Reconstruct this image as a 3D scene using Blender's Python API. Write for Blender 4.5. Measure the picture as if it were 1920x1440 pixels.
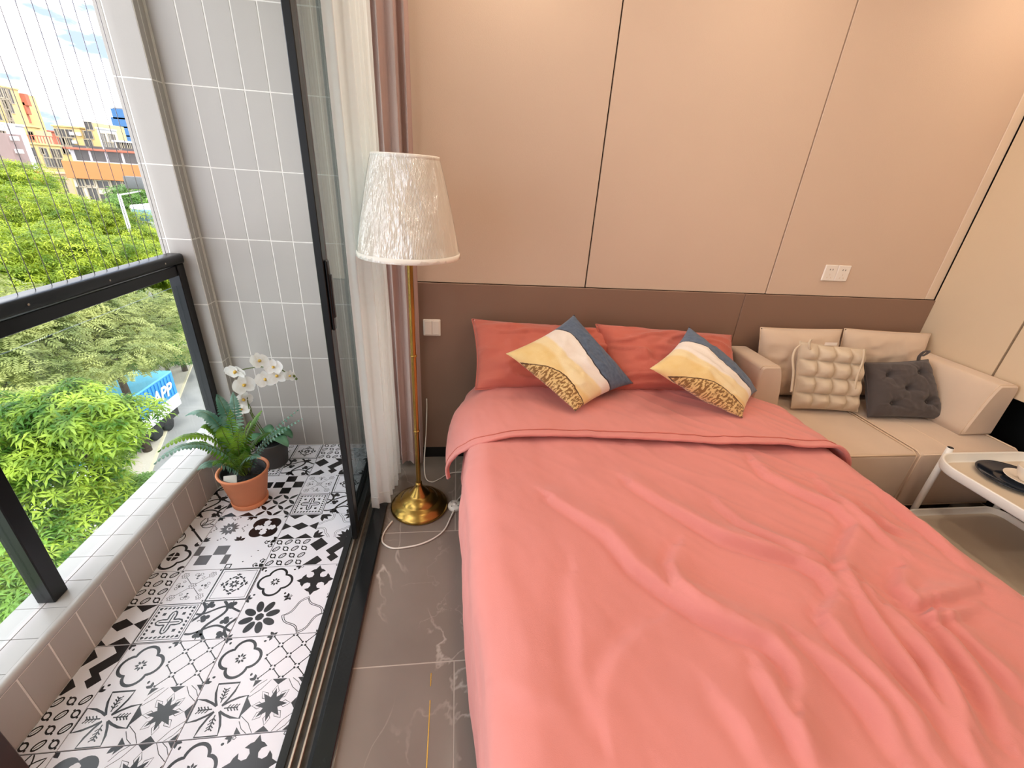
import bpy, bmesh, math, random
import numpy as np
from mathutils import Vector, Matrix, noise as mnoise

for o in list(bpy.data.objects):
    bpy.data.objects.remove(o, do_unlink=True)
SC = bpy.context.scene
COL = SC.collection
rnd = random.Random(7)
PI = math.pi

# ------------------------------------------------------------------ camera
CAM = np.array([0.0, 0.0, 1.5])
FPX = 802.737
ROT = np.array([[0.99177316, 0.00570571, 0.12788055],
                [-0.11278563, -0.43353974, 0.89404849],
                [0.06054248, -0.90111639, -0.42932955]])   # columns: right, down, forward
cd = bpy.data.cameras.new('camera')
cd.sensor_fit = 'HORIZONTAL'
cd.sensor_width = 36.0
cd.lens = 36.0 * FPX / 1920.0
cd.clip_start = 0.03
cd.clip_end = 2000
cam = bpy.data.objects.new('camera', cd)
COL.objects.link(cam)
mw = Matrix.Identity(4)
for i in range(3):
    mw[i][0] = ROT[i, 0]
    mw[i][1] = -ROT[i, 1]
    mw[i][2] = -ROT[i, 2]
    mw[i][3] = CAM[i]
cam.matrix_world = mw
SC.camera = cam

def pray(u, v):
    return ROT @ np.array([u - 960.0, v - 720.0, FPX])
def onz(u, v, z=0.0):
    d = pray(u, v); return CAM + d * ((z - CAM[2]) / d[2])
def ony(u, v, y):
    d = pray(u, v); return CAM + d * (y / d[1])
def onx(u, v, x):
    d = pray(u, v); return CAM + d * (x / d[0])
def ond(u, v, dist):
    d = pray(u, v); return CAM + d * (dist / math.hypot(d[0], d[1]))

# ------------------------------------------------------------------ view, world, sun
SC.view_settings.view_transform = 'Standard'
SC.view_settings.look = 'None'
SC.view_settings.gamma = 1.0
SC.view_settings.use_curve_mapping = False
SC.view_settings.exposure = 0.55
SKY_STRENGTH = 4.1
SUN_STRENGTH = 1.9
LAMP_W = 3.0

W = bpy.data.worlds.new('sky')
SC.world = W
W.use_nodes = True
nt = W.node_tree
nt.nodes.clear()
def wn(t, **k):
    n = nt.nodes.new(t)
    for a, b in k.items():
        setattr(n, a, b)
    return n
tc = wn('ShaderNodeTexCoord')
mp = wn('ShaderNodeMapping')
mp.inputs['Scale'].default_value = (1.0, 1.0, 2.6)
mp.inputs['Location'].default_value = (0.35, 0.0, 0.55)
nz = wn('ShaderNodeTexNoise')
nz.inputs['Scale'].default_value = 2.7
nz.inputs['Detail'].default_value = 7
nz.inputs['Roughness'].default_value = 0.56
cr = wn('ShaderNodeValToRGB')
cr.color_ramp.elements[0].position = 0.44
cr.color_ramp.elements[0].color = (0.125, 0.155, 0.215, 1)
cr.color_ramp.elements[1].position = 0.56
cr.color_ramp.elements[1].color = (1.0, 1.0, 1.02, 1)
bg = wn('ShaderNodeBackground')
bg.inputs['Strength'].default_value = SKY_STRENGTH
wo = wn('ShaderNodeOutputWorld')
nt.links.new(tc.outputs['Generated'], mp.inputs['Vector'])
nt.links.new(mp.outputs['Vector'], nz.inputs['Vector'])
nt.links.new(nz.outputs['Fac'], cr.inputs['Fac'])
nt.links.new(cr.outputs['Color'], bg.inputs['Color'])
nt.links.new(bg.outputs['Background'], wo.inputs['Surface'])

sd = bpy.data.lights.new('sun', 'SUN')
sd.energy = SUN_STRENGTH
sd.angle = math.radians(3)
sd.color = (1.0, 0.95, 0.84)
sun = bpy.data.objects.new('sun', sd)
COL.objects.link(sun)
sun.rotation_euler = Vector((-0.62, 0.55, -1.0)).to_track_quat('-Z', 'Y').to_euler()   # from behind the building

# ------------------------------------------------------------------ materials
def lin(h):
    if isinstance(h, str):
        c = [int(h[i:i + 2], 16) / 255 for i in (0, 2, 4)]
        return tuple(x / 12.92 if x <= 0.04045 else ((x + 0.055) / 1.055) ** 2.4 for x in c)
    return h
MATS = {}
def M(name, col, rough=0.5, metal=0.0, var=0.05, scale=6.0, bump=0.0, bscale=80.0, spec=0.5, trans=0.0,
      sheen=0.0, coat=0.0, detail=3.0, stretch=None):
    if name in MATS:
        return MATS[name]
    c = lin(col)
    m = bpy.data.materials.new(name)
    m.use_nodes = True
    t = m.node_tree
    b = t.nodes['Principled BSDF']
    b.inputs['Roughness'].default_value = rough
    b.inputs['Metallic'].default_value = metal
    b.inputs['Specular IOR Level'].default_value = spec
    b.inputs['Sheen Weight'].default_value = sheen
    b.inputs['Coat Weight'].default_value = coat
    if trans:
        b.inputs['Transmission Weight'].default_value = trans
    co = t.nodes.new('ShaderNodeTexCoord')
    src = co.outputs['Object']
    if stretch:
        mpn = t.nodes.new('ShaderNodeMapping')
        mpn.inputs['Scale'].default_value = stretch
        t.links.new(src, mpn.inputs['Vector'])
        src = mpn.outputs['Vector']
    n = t.nodes.new('ShaderNodeTexNoise')
    n.inputs['Scale'].default_value = scale
    n.inputs['Detail'].default_value = detail
    t.links.new(src, n.inputs['Vector'])
    r = t.nodes.new('ShaderNodeValToRGB')
    r.color_ramp.elements[0].position = 0.3
    r.color_ramp.elements[1].position = 0.7
    r.color_ramp.elements[0].color = tuple(max(0, x * (1 - var)) for x in c) + (1,)
    r.color_ramp.elements[1].color = tuple(min(1, x * (1 + var)) for x in c) + (1,)
    t.links.new(n.outputs['Fac'], r.inputs['Fac'])
    t.links.new(r.outputs['Color'], b.inputs['Base Color'])
    if bump:
        n2 = t.nodes.new('ShaderNodeTexNoise')
        n2.inputs['Scale'].default_value = bscale
        n2.inputs['Detail'].default_value = 2
        t.links.new(src, n2.inputs['Vector'])
        bp = t.nodes.new('ShaderNodeBump')
        bp.inputs['Strength'].default_value = bump
        bp.inputs['Distance'].default_value = 0.01
        t.links.new(n2.outputs['Fac'], bp.inputs['Height'])
        t.links.new(bp.outputs['Normal'], b.inputs['Normal'])
    MATS[name] = m
    return m

def M_glass(name, tint=(0.93, 0.97, 0.95), gloss=0.35, rough=0.0):
    m = bpy.data.materials.new(name)
    m.use_nodes = True
    t = m.node_tree
    t.nodes.clear()
    out = t.nodes.new('ShaderNodeOutputMaterial')
    mix = t.nodes.new('ShaderNodeMixShader')
    tr = t.nodes.new('ShaderNodeBsdfTransparent')
    tr.inputs['Color'].default_value = tint + (1,)
    gl = t.nodes.new('ShaderNodeBsdfGlossy')
    gl.inputs['Roughness'].default_value = rough
    fr = t.nodes.new('ShaderNodeLayerWeight')
    pw_ = t.nodes.new('ShaderNodeMath'); pw_.operation = 'POWER'; pw_.inputs[1].default_value = 5.0
    sk = t.nodes.new('ShaderNodeMath'); sk.operation = 'MULTIPLY_ADD'; sk.inputs[1].default_value = 0.96; sk.inputs[2].default_value = 0.04
    t.links.new(fr.outputs['Facing'], pw_.inputs[0]); t.links.new(pw_.outputs[0], sk.inputs[0])
    mu = t.nodes.new('ShaderNodeMath')
    mu.operation = 'MULTIPLY'
    mu.inputs[1].default_value = gloss
    t.links.new(sk.outputs[0], mu.inputs[0])
    t.links.new(mu.outputs[0], mix.inputs['Fac'])
    t.links.new(tr.outputs[0], mix.inputs[1])
    t.links.new(gl.outputs[0], mix.inputs[2])
    t.links.new(mix.outputs[0], out.inputs['Surface'])
    MATS[name] = m
    return m

def M_leaf(name, c1, c2, scale=0.6, trans=0.35, rough=0.45):
    m = bpy.data.materials.new(name)
    m.use_nodes = True
    t = m.node_tree
    t.nodes.clear()
    out = t.nodes.new('ShaderNodeOutputMaterial')
    mix = t.nodes.new('ShaderNodeMixShader')
    mix.inputs['Fac'].default_value = trans
    b = t.nodes.new('ShaderNodeBsdfPrincipled')
    b.inputs['Roughness'].default_value = rough
    b.inputs['Specular IOR Level'].default_value = 0.35
    tl = t.nodes.new('ShaderNodeBsdfTranslucent')
    co = t.nodes.new('ShaderNodeTexCoord')
    n = t.nodes.new('ShaderNodeTexNoise')
    n.inputs['Scale'].default_value = scale
    n.inputs['Detail'].default_value = 5
    r = t.nodes.new('ShaderNodeValToRGB')
    r.color_ramp.elements[0].position = 0.38
    r.color_ramp.elements[1].position = 0.62
    r.color_ramp.elements[0].color = lin(c1) + (1,)
    r.color_ramp.elements[1].color = lin(c2) + (1,)
    t.links.new(co.outputs['Object'], n.inputs['Vector'])
    t.links.new(n.outputs['Fac'], r.inputs['Fac'])
    t.links.new(r.outputs['Color'], b.inputs['Base Color'])
    t.links.new(r.outputs['Color'], tl.inputs['Color'])
    t.links.new(b.outputs[0], mix.inputs[1])
    t.links.new(tl.outputs[0], mix.inputs[2])
    t.links.new(mix.outputs[0], out.inputs['Surface'])
    MATS[name] = m
    return m

# ------------------------------------------------------------------ mesh helpers
class MB:
    def __init__(s):
        s.v = []; s.f = []; s.m = []; s.s = []; s.uv = None
    def add(s, vs, fs, mi=0, smooth=False):
        k = len(s.v)
        s.v.extend([tuple(map(float, p)) for p in vs])
        for f in fs:
            s.f.append(tuple(i + k for i in f)); s.m.append(mi); s.s.append(smooth)
        return s
    def box(s, x0, x1, y0, y1, z0, z1, mi=0, bev=0.0):
        if bev > 0:
            return s.bbox(x0, x1, y0, y1, z0, z1, bev, mi)
        v = [(x, y, z) for z in (z0, z1) for y in (y0, y1) for x in (x0, x1)]
        return s.add(v, [(0, 2, 3, 1), (4, 5, 7, 6), (0, 1, 5, 4), (2, 6, 7, 3), (0, 4, 6, 2), (1, 3, 7, 5)], mi)
    def bbox(s, x0, x1, y0, y1, z0, z1, b, mi=0, seg=1):
        bm = bmesh.new()
        bmesh.ops.create_cube(bm, size=1)
        for q in bm.verts:
            q.co = Vector(((x0 + x1) / 2 + q.co.x * (x1 - x0), (y0 + y1) / 2 + q.co.y * (y1 - y0), (z0 + z1) / 2 + q.co.z * (z1 - z0)))
        bmesh.ops.bevel(bm, geom=bm.edges[:], offset=b, segments=seg, affect='EDGES', profile=0.5)
        bm.verts.index_update()
        s.add([q.co for q in bm.verts], [[q.index for q in f.verts] for f in bm.faces], mi, seg > 1)
        bm.free()
        return s
    def tube(s, pts, r, n=8, mi=0, cap=True, smooth=True):
        pts = [Vector(p) for p in pts]
        rs = r if isinstance(r, (list, tuple)) else [r] * len(pts)
        rings = []
        up = Vector((0, 0, 1))
        prev = None
        for i, p in enumerate(pts):
            d = (pts[min(i + 1, len(pts) - 1)] - pts[max(i - 1, 0)])
            if d.length < 1e-9:
                d = Vector((0, 0, 1))
            d.normalize()
            if prev is None:
                a = up if abs(d.z) < 0.95 else Vector((1, 0, 0))
                u = d.cross(a).normalized()
            else:
                u = (prev - d * prev.dot(d)).normalized()
            w = d.cross(u)
            prev = u
            rings.append([p + (u * math.cos(2 * PI * k / n) + w * math.sin(2 * PI * k / n)) * rs[i] for k in range(n)])
        vs = [q for rg in rings for q in rg]
        fs = []
        for i in range(len(pts) - 1):
            for k in range(n):
                fs.append((i * n + k, i * n + (k + 1) % n, (i + 1) * n + (k + 1) % n, (i + 1) * n + k))
        if cap:
            fs.append(tuple(range(n))[::-1]); fs.append(tuple((len(pts) - 1) * n + k for k in range(n)))
        return s.add(vs, fs, mi, smooth)
    def lathe(s, prof, n=32, c=(0, 0, 0), mi=0, smooth=True, rmod=None):
        vs = []
        for j, (r, z) in enumerate(prof):
            for k in range(n):
                a = 2 * PI * k / n
                rr = r * (rmod(k, j) if rmod else 1)
                vs.append((c[0] + rr * math.cos(a), c[1] + rr * math.sin(a), c[2] + z))
        fs = []
        for j in range(len(prof) - 1):
            for k in range(n):
                fs.append((j * n + k, j * n + (k + 1) % n, (j + 1) * n + (k + 1) % n, (j + 1) * n + k))
        return s.add(vs, fs, mi, smooth)
    def grid(s, P, mi=0, smooth=True, closed_u=False):
        P = np.asarray(P)
        nu, nv = P.shape[:2]
        fs = []
        for i in range(nu - 1 + (1 if closed_u else 0)):
            for j in range(nv - 1):
                i2 = (i + 1) % nu
                fs.append((i * nv + j, i2 * nv + j, i2 * nv + j + 1, i * nv + j + 1))
        return s.add(P.reshape(-1, 3), fs, mi, smooth)
    def mesh(s, name, mats):
        me = bpy.data.meshes.new(name)
        me.from_pydata(s.v, [], s.f)
        for mm in (mats if isinstance(mats, (list, tuple)) else [mats]):
            me.materials.append(mm)
        me.polygons.foreach_set('material_index', s.m)
        me.polygons.foreach_set('use_smooth', s.s)
        if s.uv is not None:
            ul = me.uv_layers.new(name='UVMap')
            vi = np.zeros(len(me.loops), dtype=np.int32)
            me.loops.foreach_get('vertex_index', vi)
            ul.data.foreach_set('uv', np.asarray(s.uv, dtype=np.float32)[vi].ravel())
        me.update()
        return me
    def build(s, name, mats, parent=None, loc=None, world=False):
        return O(name, s.mesh(name, mats), parent, loc)

def O(name, me, parent=None, loc=None):
    o = bpy.data.objects.new(name, me)
    COL.objects.link(o)
    if parent is not None:
        o.parent = parent
        if loc is not None:
            o.location = loc
    elif loc is not None:
        o.location = loc
    return o
def tag(o, label, cat, group=None):
    o['label'] = label; o['category'] = cat
    if group:
        o['group'] = group
    return o
def struct(o):
    o['kind'] = 'structure'
    return o
def thing(name, label, cat, group=None):
    """an Empty at the world origin corner of the thing; its parts carry world coordinates"""
    e = bpy.data.objects.new(name, None)
    e.empty_display_size = 0.05
    COL.objects.link(e)
    return tag(e, label, cat, group)
def set_base(e, p):
    """move an Empty to the thing's base without moving its parts"""
    p = Vector(p)
    for ch in e.children:
        ch.location = Vector(ch.location) - p
    e.location = p
def noise3(x, y, z=0.0):
    return mnoise.noise(Vector((x, y, z)))
def smoothstep(a, b, x):
    t = np.clip((x - a) / (b - a), 0, 1)
    return t * t * (3 - 2 * t)
def recalc(o):
    bm = bmesh.new(); bm.from_mesh(o.data)
    bmesh.ops.recalc_face_normals(bm, faces=bm.faces[:])
    bm.to_mesh(o.data); bm.free()
    return o

# ------------------------------------------------------------------ material set
def M_marble():
    m = M('marble_floor', '85786e', rough=0.16, var=0.12, scale=2.5, detail=6)
    t = m.node_tree
    b = t.nodes['Principled BSDF']
    src = b.inputs['Base Color'].links[0].from_socket
    geo = t.nodes.new('ShaderNodeNewGeometry')
    col = src
    for sc, w, k, seed in ((1.3, 0.006, 0.5, 0.0), (2.6, 0.008, 0.2, 3.7)):
        mp = t.nodes.new('ShaderNodeMapping')
        mp.inputs['Location'].default_value = (seed, seed * 2, 0)
        mp.inputs['Scale'].default_value = (1.3, 0.8, 1)
        n = t.nodes.new('ShaderNodeTexNoise')
        n.inputs['Scale'].default_value = sc
        n.inputs['Detail'].default_value = 6
        n.inputs['Distortion'].default_value = 0.6
        t.links.new(geo.outputs['Position'], mp.inputs['Vector'])
        t.links.new(mp.outputs['Vector'], n.inputs['Vector'])
        s = t.nodes.new('ShaderNodeMath'); s.operation = 'SUBTRACT'; s.inputs[1].default_value = 0.5
        a = t.nodes.new('ShaderNodeMath'); a.operation = 'ABSOLUTE'
        r = t.nodes.new('ShaderNodeMapRange')
        r.inputs['From Min'].default_value = 0.0
        r.inputs['From Max'].default_value = w
        r.inputs['To Min'].default_value = k
        r.inputs['To Max'].default_value = 0.0
        t.links.new(n.outputs['Fac'], s.inputs[0]); t.links.new(s.outputs[0], a.inputs[0]); t.links.new(a.outputs[0], r.inputs['Value'])
        n3 = t.nodes.new('ShaderNodeTexNoise')
        n3.inputs['Scale'].default_value = 2.3
        t.links.new(mp.outputs['Vector'], n3.inputs['Vector'])
        g = t.nodes.new('ShaderNodeMapRange')
        g.inputs['From Min'].default_value = 0.46
        g.inputs['From Max'].default_value = 0.6
        t.links.new(n3.outputs['Fac'], g.inputs['Value'])
        mm = t.nodes.new('ShaderNodeMath'); mm.operation = 'MULTIPLY'
        t.links.new(r.outputs['Result'], mm.inputs[0]); t.links.new(g.outputs['Result'], mm.inputs[1])
        mx = t.nodes.new('ShaderNodeMixRGB')
        mx.inputs['Color2'].default_value = lin('d8cbbd') + (1,)
        t.links.new(mm.outputs[0], mx.inputs['Fac']); t.links.new(col, mx.inputs['Color1'])
        col = mx.outputs['Color']
    t.links.new(col, b.inputs['Base Color'])
    return m
m_marble = M_marble()
m_grout_l = M('pale_grout', 'e9e5df', rough=0.8, var=0.06, scale=30)
m_grout_f = M('floor_grout', 'b3a597', rough=0.8, var=0.06, scale=30)
m_greytile = M('grey_wall_tile', 'b0aaa4', rough=0.34, var=0.05, scale=2.0, bump=0.04, bscale=260)
m_silltile = M('sill_tile', 'b4b1ae', rough=0.22, var=0.06, scale=5)
m_white_tile = M('white_floor_tile', 'e6e4ea', rough=0.2, var=0.03, scale=4)
m_ink = M('black_tile_print', '1d1a1b', rough=0.22, var=0.15, scale=9)
m_ink2 = M('grey_tile_print', '5a5556', rough=0.22, var=0.15, scale=9)
m_panel = M('beige_wall_panel', 'd6bba4', rough=0.62, var=0.025, scale=1.3, bump=0.12, bscale=420)
m_panel_r = M('cream_cabinet_panel', 'd5bd9e', rough=0.6, var=0.025, scale=1.6, bump=0.12, bscale=420)
m_trim = M('pale_corner_trim', 'e3cdb6', rough=0.5, var=0.03)
m_gap = M('black_gap', '140c0e', rough=0.7, var=0.1)
m_head = M('brown_headboard', '8b6d5b', rough=0.5, var=0.04, scale=2.0, bump=0.08, bscale=400)
m_white = M('white_paint', 'ece6de', rough=0.6, var=0.03)
m_plastic = M('white_plastic', 'efe4d8', rough=0.35, var=0.02)
m_black = M('black_aluminium', '141516', rough=0.3, var=0.15, scale=8, metal=0.3)
m_rail = M('dark_grey_rail', '1d2022', rough=0.32, var=0.1, scale=6, metal=0.5)
m_granite = M('black_granite', '17191a', rough=0.14, var=0.5, scale=160, detail=1)
m_alu = M('track_metal', 'b9aa97', rough=0.3, metal=0.9, var=0.1, scale=14)
m_dust = M('dusty_track', '55524e', rough=0.6, var=0.35, scale=24)
m_niche = M('black_niche', '0b0a0a', rough=0.6, var=0.2)
m_concrete = M('outer_concrete', 'b7b4b0', rough=0.8, var=0.1, scale=3)
m_glass_rail = M_glass('railing_glass', (0.955, 0.975, 0.965), 0.7)
m_glass_door = M_glass('door_glass', (0.965, 0.99, 0.98), 1.0)

# ------------------------------------------------------------------ room shell
YW = 2.125          # face of the panelled wall
YH = 2.11           # face of the headboard band
CEIL = 2.62
floor = struct(MB().box(-0.345, 2.98, -2.6, 2.2, -0.12, -0.0007).build('floor', m_grout_f))
tile_mesh = {}
def floor_tile(x0, x1, y0, y1):
    g = 0.0022
    key = (round(x1 - x0, 3), round(y1 - y0, 3))
    if key not in tile_mesh:
        tile_mesh[key] = MB().box(g, x1 - x0 - g, g, y1 - y0 - g, -0.008, 0.0, bev=0.0004).mesh('floor_tile', m_marble)
    O('floor_tile', tile_mesh[key], floor, (x0, y0, 0))
ys = [2.125, 1.53, 0.925, 0.325, -0.275, -0.875, -1.475, -2.075, -2.6]
for i in range(len(ys) - 1):
    off = -0.004 if i % 2 == 0 else 0.596
    xs = [-0.34] + [q for q in (off - 0.6 * 0, off + 1.2, off + 2.4) if -0.33 < q < 2.97] + [2.97]
    for a, b in zip(xs[:-1], xs[1:]):
        floor_tile(a, b, ys[i + 1], ys[i])
m_gold = M('gold_metal', 'd9b25a', rough=0.25, metal=0.8, var=0.1)
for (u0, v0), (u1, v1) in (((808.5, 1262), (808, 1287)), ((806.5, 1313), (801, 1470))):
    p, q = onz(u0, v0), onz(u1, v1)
    MB().box(p[0] - 0.0016, p[0] + 0.0016, q[1], p[1], 0.0, 0.0006).build('gold_strip', m_gold, floor)  # thin gold-coloured strips lying along the top of the floor tiles

wall_back = struct(MB().box(-0.36, 3.0, YW + 0.012, 2.4, -0.12, CEIL).build('wall_back', m_gap))
for a, b in ((-0.353, 0.643), (0.650, 1.647), (1.654, 2.640)):
    MB().box(a, b, YW, YW + 0.014, 1.029, CEIL, bev=0.0015).build('wall_panel', m_panel, wall_back)
MB().box(2.643, 2.703, YW - 0.0005, YW + 0.014, 1.029, CEIL, bev=0.003).build('corner_trim', m_trim, wall_back)
MB().box(-0.353, 2.72, YW, YW + 0.012, 0.0, 0.075).build('skirting', m_niche, wall_back)
hb = thing('headboard', 'long brown headboard panel running along the wall behind bed and sofa', 'headboard')
MB().box(-0.353, 1.5265, YH, YW - 0.001, 0.078, 1.027, bev=0.002).build('headboard_panel', m_head, hb)
MB().box(1.5285, 2.700, YH, YW - 0.001, 0.078, 1.027, bev=0.002).build('headboard_panel', m_head, hb)
set_base(hb, (1.2, YH, 0.078))

wall_right = struct(MB().box(2.99, 3.1, -2.6, 2.4, -0.12, CEIL).build('wall_right', m_niche))
MB().box(2.72, 2.985, -2.55, 2.12, 0.690, CEIL).build('cabinet_carcass', m_niche, wall_right)
for a, b in ((1.694, 2.1175), (1.09, 1.684), (0.48, 1.08), (-0.13, 0.47), (-0.74, -0.14), (-1.35, -0.75), (-1.96, -1.36), (-2.55, -1.97)):
    MB().box(2.700, 2.722, a, b, 0.686, CEIL, bev=0.0015).build('cabinet_panel', m_panel_r, wall_right)
struct(MB().box(-0.42, 3.0, -2.72, -2.6, -0.12, CEIL).build('wall_near', m_panel))
struct(MB().box(-0.48, -0.36, -2.72, -1.45, -0.12, CEIL).build('wall_left', m_white))
struct(MB().box(-1.45, 3.1, -2.72, 2.4, CEIL, CEIL + 0.2).build('ceiling', m_white))

# recessed warm downlights in the ceiling (above the frame)
m_lampglow = bpy.data.materials.new('lamp_glow')
m_lampglow.use_nodes = True
_b = m_lampglow.node_tree.nodes['Principled BSDF']
_b.inputs['Emission Color'].default_value = (1, 0.85, 0.66, 1)
_b.inputs['Emission Strength'].default_value = 6
def downlight(x, y, where, watts=LAMP_W):
    e = thing('downlight', 'round recessed ceiling downlight ' + where, 'downlight', 'ceiling downlights')
    MB().lathe([(0.058, 0), (0.06, -0.006), (0.05, -0.006), (0.046, -0.001), (0.046, 0)], 32, (x, y, CEIL - 0.002)).build('ring', m_plastic, e)
    MB().lathe([(0.0005, -0.002), (0.045, -0.002)], 32, (x, y, CEIL - 0.002)).build('lens', m_lampglow, e)
    ld = bpy.data.lights.new('downlight_bulb', 'AREA')
    ld.shape = 'DISK'; ld.size = 0.09; ld.energy = watts; ld.color = (1.0, 0.86, 0.70)
    lo = bpy.data.objects.new('downlight_bulb', ld)
    COL.objects.link(lo); lo.parent = e
    lo.location = (x, y, CEIL - 0.012)
    set_base(e, (x, y, CEIL))
for n_, (x_, y_) in enumerate(((0.2, 1.75), (1.25, 1.6), (2.42, 1.70), (0.35, 0.4), (1.25, 0.4), (2.2, 0.5), (0.4, -1.0), (1.3, -1.0), (2.2, -1.0))):
    downlight(x_, y_, ['nearest the curtains', 'above the pillows', 'above the sofa', 'above the bed side by the door', 'above the middle of the bed',
                       'beside the tray table', 'behind the bed by the door', 'behind the foot of the bed', 'by the near cabinets'][n_], LAMP_W * (0.85 if n_ == 2 else 1.0))

# ------------------------------------------------------------------ threshold and sliding doors
thr = struct(MB().box(-0.490, -0.336, -1.5, 2.27, -0.12, -0.004).build('trim_1', m_dust))
MB().box(-0.392, -0.336, -1.5, 2.12, -0.004, 0.020, bev=0.003).build('granite_curb', m_granite, thr)
MB().box(-0.490, -0.466, -1.5, 2.27, -0.004, 0.004, bev=0.001).build('granite_edge', m_granite, thr)
MB().box(-0.402, -0.392, -1.5, 2.25, -0.004, 0.016).build('track_wall', m_rail, thr)
for x_ in (-0.450, -0.425):
    MB().box(x_ - 0.0035, x_ + 0.0035, -1.5, 2.25, -0.004, 0.014, bev=0.0012).build('track_rail', m_alu, thr)
MB().box(-0.490, -0.36, 2.195, 2.30, -0.004, CEIL).build('door_jamb', m_white, thr)
MB().box(-0.490, -0.36, -1.5, -1.45, -0.004, CEIL).build('door_jamb', m_black, thr)
MB().box(-0.490, -0.36, -1.5, 2.20, 2.42, CEIL).build('lintel', m_white, thr)
def sliding_door(n, x, y0, y1, handle):
    e = bpy.data.objects.new('door_%d' % n, None); COL.objects.link(e); struct(e)
    w = 0.012
    MB().box(x - w, x + w, y0, y0 + 0.042, 0.016, 2.42, bev=0.002).build('stile', m_black, e)
    MB().box(x - w, x + w, y1 - 0.042, y1, 0.016, 2.42, bev=0.002).build('stile', m_black, e)
    MB().box(x - w, x + w, y0 + 0.042, y1 - 0.042, 0.016, 0.075, bev=0.002).build('bottom_rail', m_black, e)
    MB().box(x - w, x + w, y0 + 0.042, y1 - 0.042, 2.36, 2.42, bev=0.002).build('top_rail', m_black, e)
    MB().box(x - 0.003, x + 0.003, y0 + 0.040, y1 - 0.040, 0.07, 2.37).build('glass_pane', m_glass_door, e)
    if handle:
        h = MB().box(x + w, x + w + 0.010, y0 + 0.008, y0 + 0.036, 0.985, 1.225, bev=0.004).build('handle', m_rail, e)
        MB().box(x + w + 0.008, x + w + 0.016, y0 + 0.012, y0 + 0.030, 1.03, 1.18, bev=0.003).build('latch', m_black, h)
    return e
sliding_door(1, -0.446, 1.485, 2.19, True)
sliding_door(2, -0.474, 1.60, 2.185, False)

# ------------------------------------------------------------------ balcony shell
BX, BY = -1.20, 2.27
PX, PY = -1.205, 2.20      # pillar corner
zs = [0.0, 0.256, 0.559, 0.862, 1.166, 1.469, 1.773, 2.076, 2.38, CEIL]
wall_b = struct(MB().box(-1.215, -0.49, BY + 0.0012, 2.4, -0.12, CEIL).build('wall_balcony', m_grout_l))
_tm = {}
def pc_tile(parent, x0, x1, y0, y1, z0, z1, mat, name='wall_tile', bev=0.001):
    key = (round(x1 - x0, 4), round(y1 - y0, 4), round(z1 - z0, 4), mat.name)
    if key not in _tm:
        _tm[key] = MB().box(0, x1 - x0, 0, y1 - y0, 0, z1 - z0, bev=bev).mesh(name, mat)
    return O(name, _tm[key], parent, (x0, y0, z0))
g = 0.0024
xs = [-1.2] + [-1.093 + 0.1008 * k for k in range(6)] + [-0.488]
for a, b in zip(xs[:-1], xs[1:]):
    for c, d in zip(zs[:-1], zs[1:]):
        pc_tile(wall_b, a + g, b - g, BY, BY + 0.008, c + g, d - g, m_greytile)
pil = struct(MB().box(-1.342, PX - 0.0012, PY + 0.0012, 2.9, -0.5, CEIL).build('wall_pillar', m_grout_l))
for a, b in ((-1.346, -1.314), (-1.314, PX)):
    for c, d in zip(zs[:-1], zs[1:]):
        pc_tile(pil, a + g, b - g, PY, PY + 0.008, c + g, d - g, m_greytile)
for a, b in ((PY + 0.002, 2.235), (2.235, BY)):
    for c, d in zip(zs[:-1], zs[1:]):
        pc_tile(pil, PX - 0.007, PX, a + g, b - g, c + g, d - g, m_greytile)
# parapet kerb with bullnosed sill
ZS = 0.20
par = struct(MB().box(-1.36, BX - 0.0012, -1.5, 2.2, -0.5, ZS - 0.012).build('wall_parapet', m_grout_l))
y = 2.196
jy = [2.2] + [2.19 - 0.1025 * k for k in range(0, 36)]
for a, b in zip(jy[:-1], jy[1:]):
    if a - b < 0.03:
        continue
    pc_tile(par, BX - 0.008, BX, b + g, a - g, 0.0, ZS - 0.028, m_greytile, 'kerb_tile')
for a, b in zip(jy[:-1], jy[1:]):
    if a - b < 0.03:
        continue
    pc_tile(par, -1.2885, -1.217, b + 0.0008, a - 0.0008, ZS - 0.012, ZS, m_silltile, 'sill_tile', 0.0006)
    pc_tile(par, -1.362, -1.2905, b + 0.0008, a - 0.0008, ZS - 0.012, ZS, m_silltile, 'sill_tile', 0.0006)
nose = []
for k in range(9):
    a = -PI * 0.5 + PI * k / 8
    nose.append((-1.2105 + 0.0145 * math.cos(a), ZS - 0.0145 + 0.0145 * math.sin(a)))
mb = MB()
prof = [(-1.217, ZS - 0.029)] + nose + [(-1.217, ZS)]
P = [[(x, yy, z) for x, z in prof] for yy in (-1.5, 2.2)]
mb.grid(P, 0, True)
mb.build('bullnose', m_silltile, par)
struct(MB().box(-1.45, -0.49, -1.6, -1.5, -0.12, CEIL).build('wall_balcony_near', m_greytile))

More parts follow.
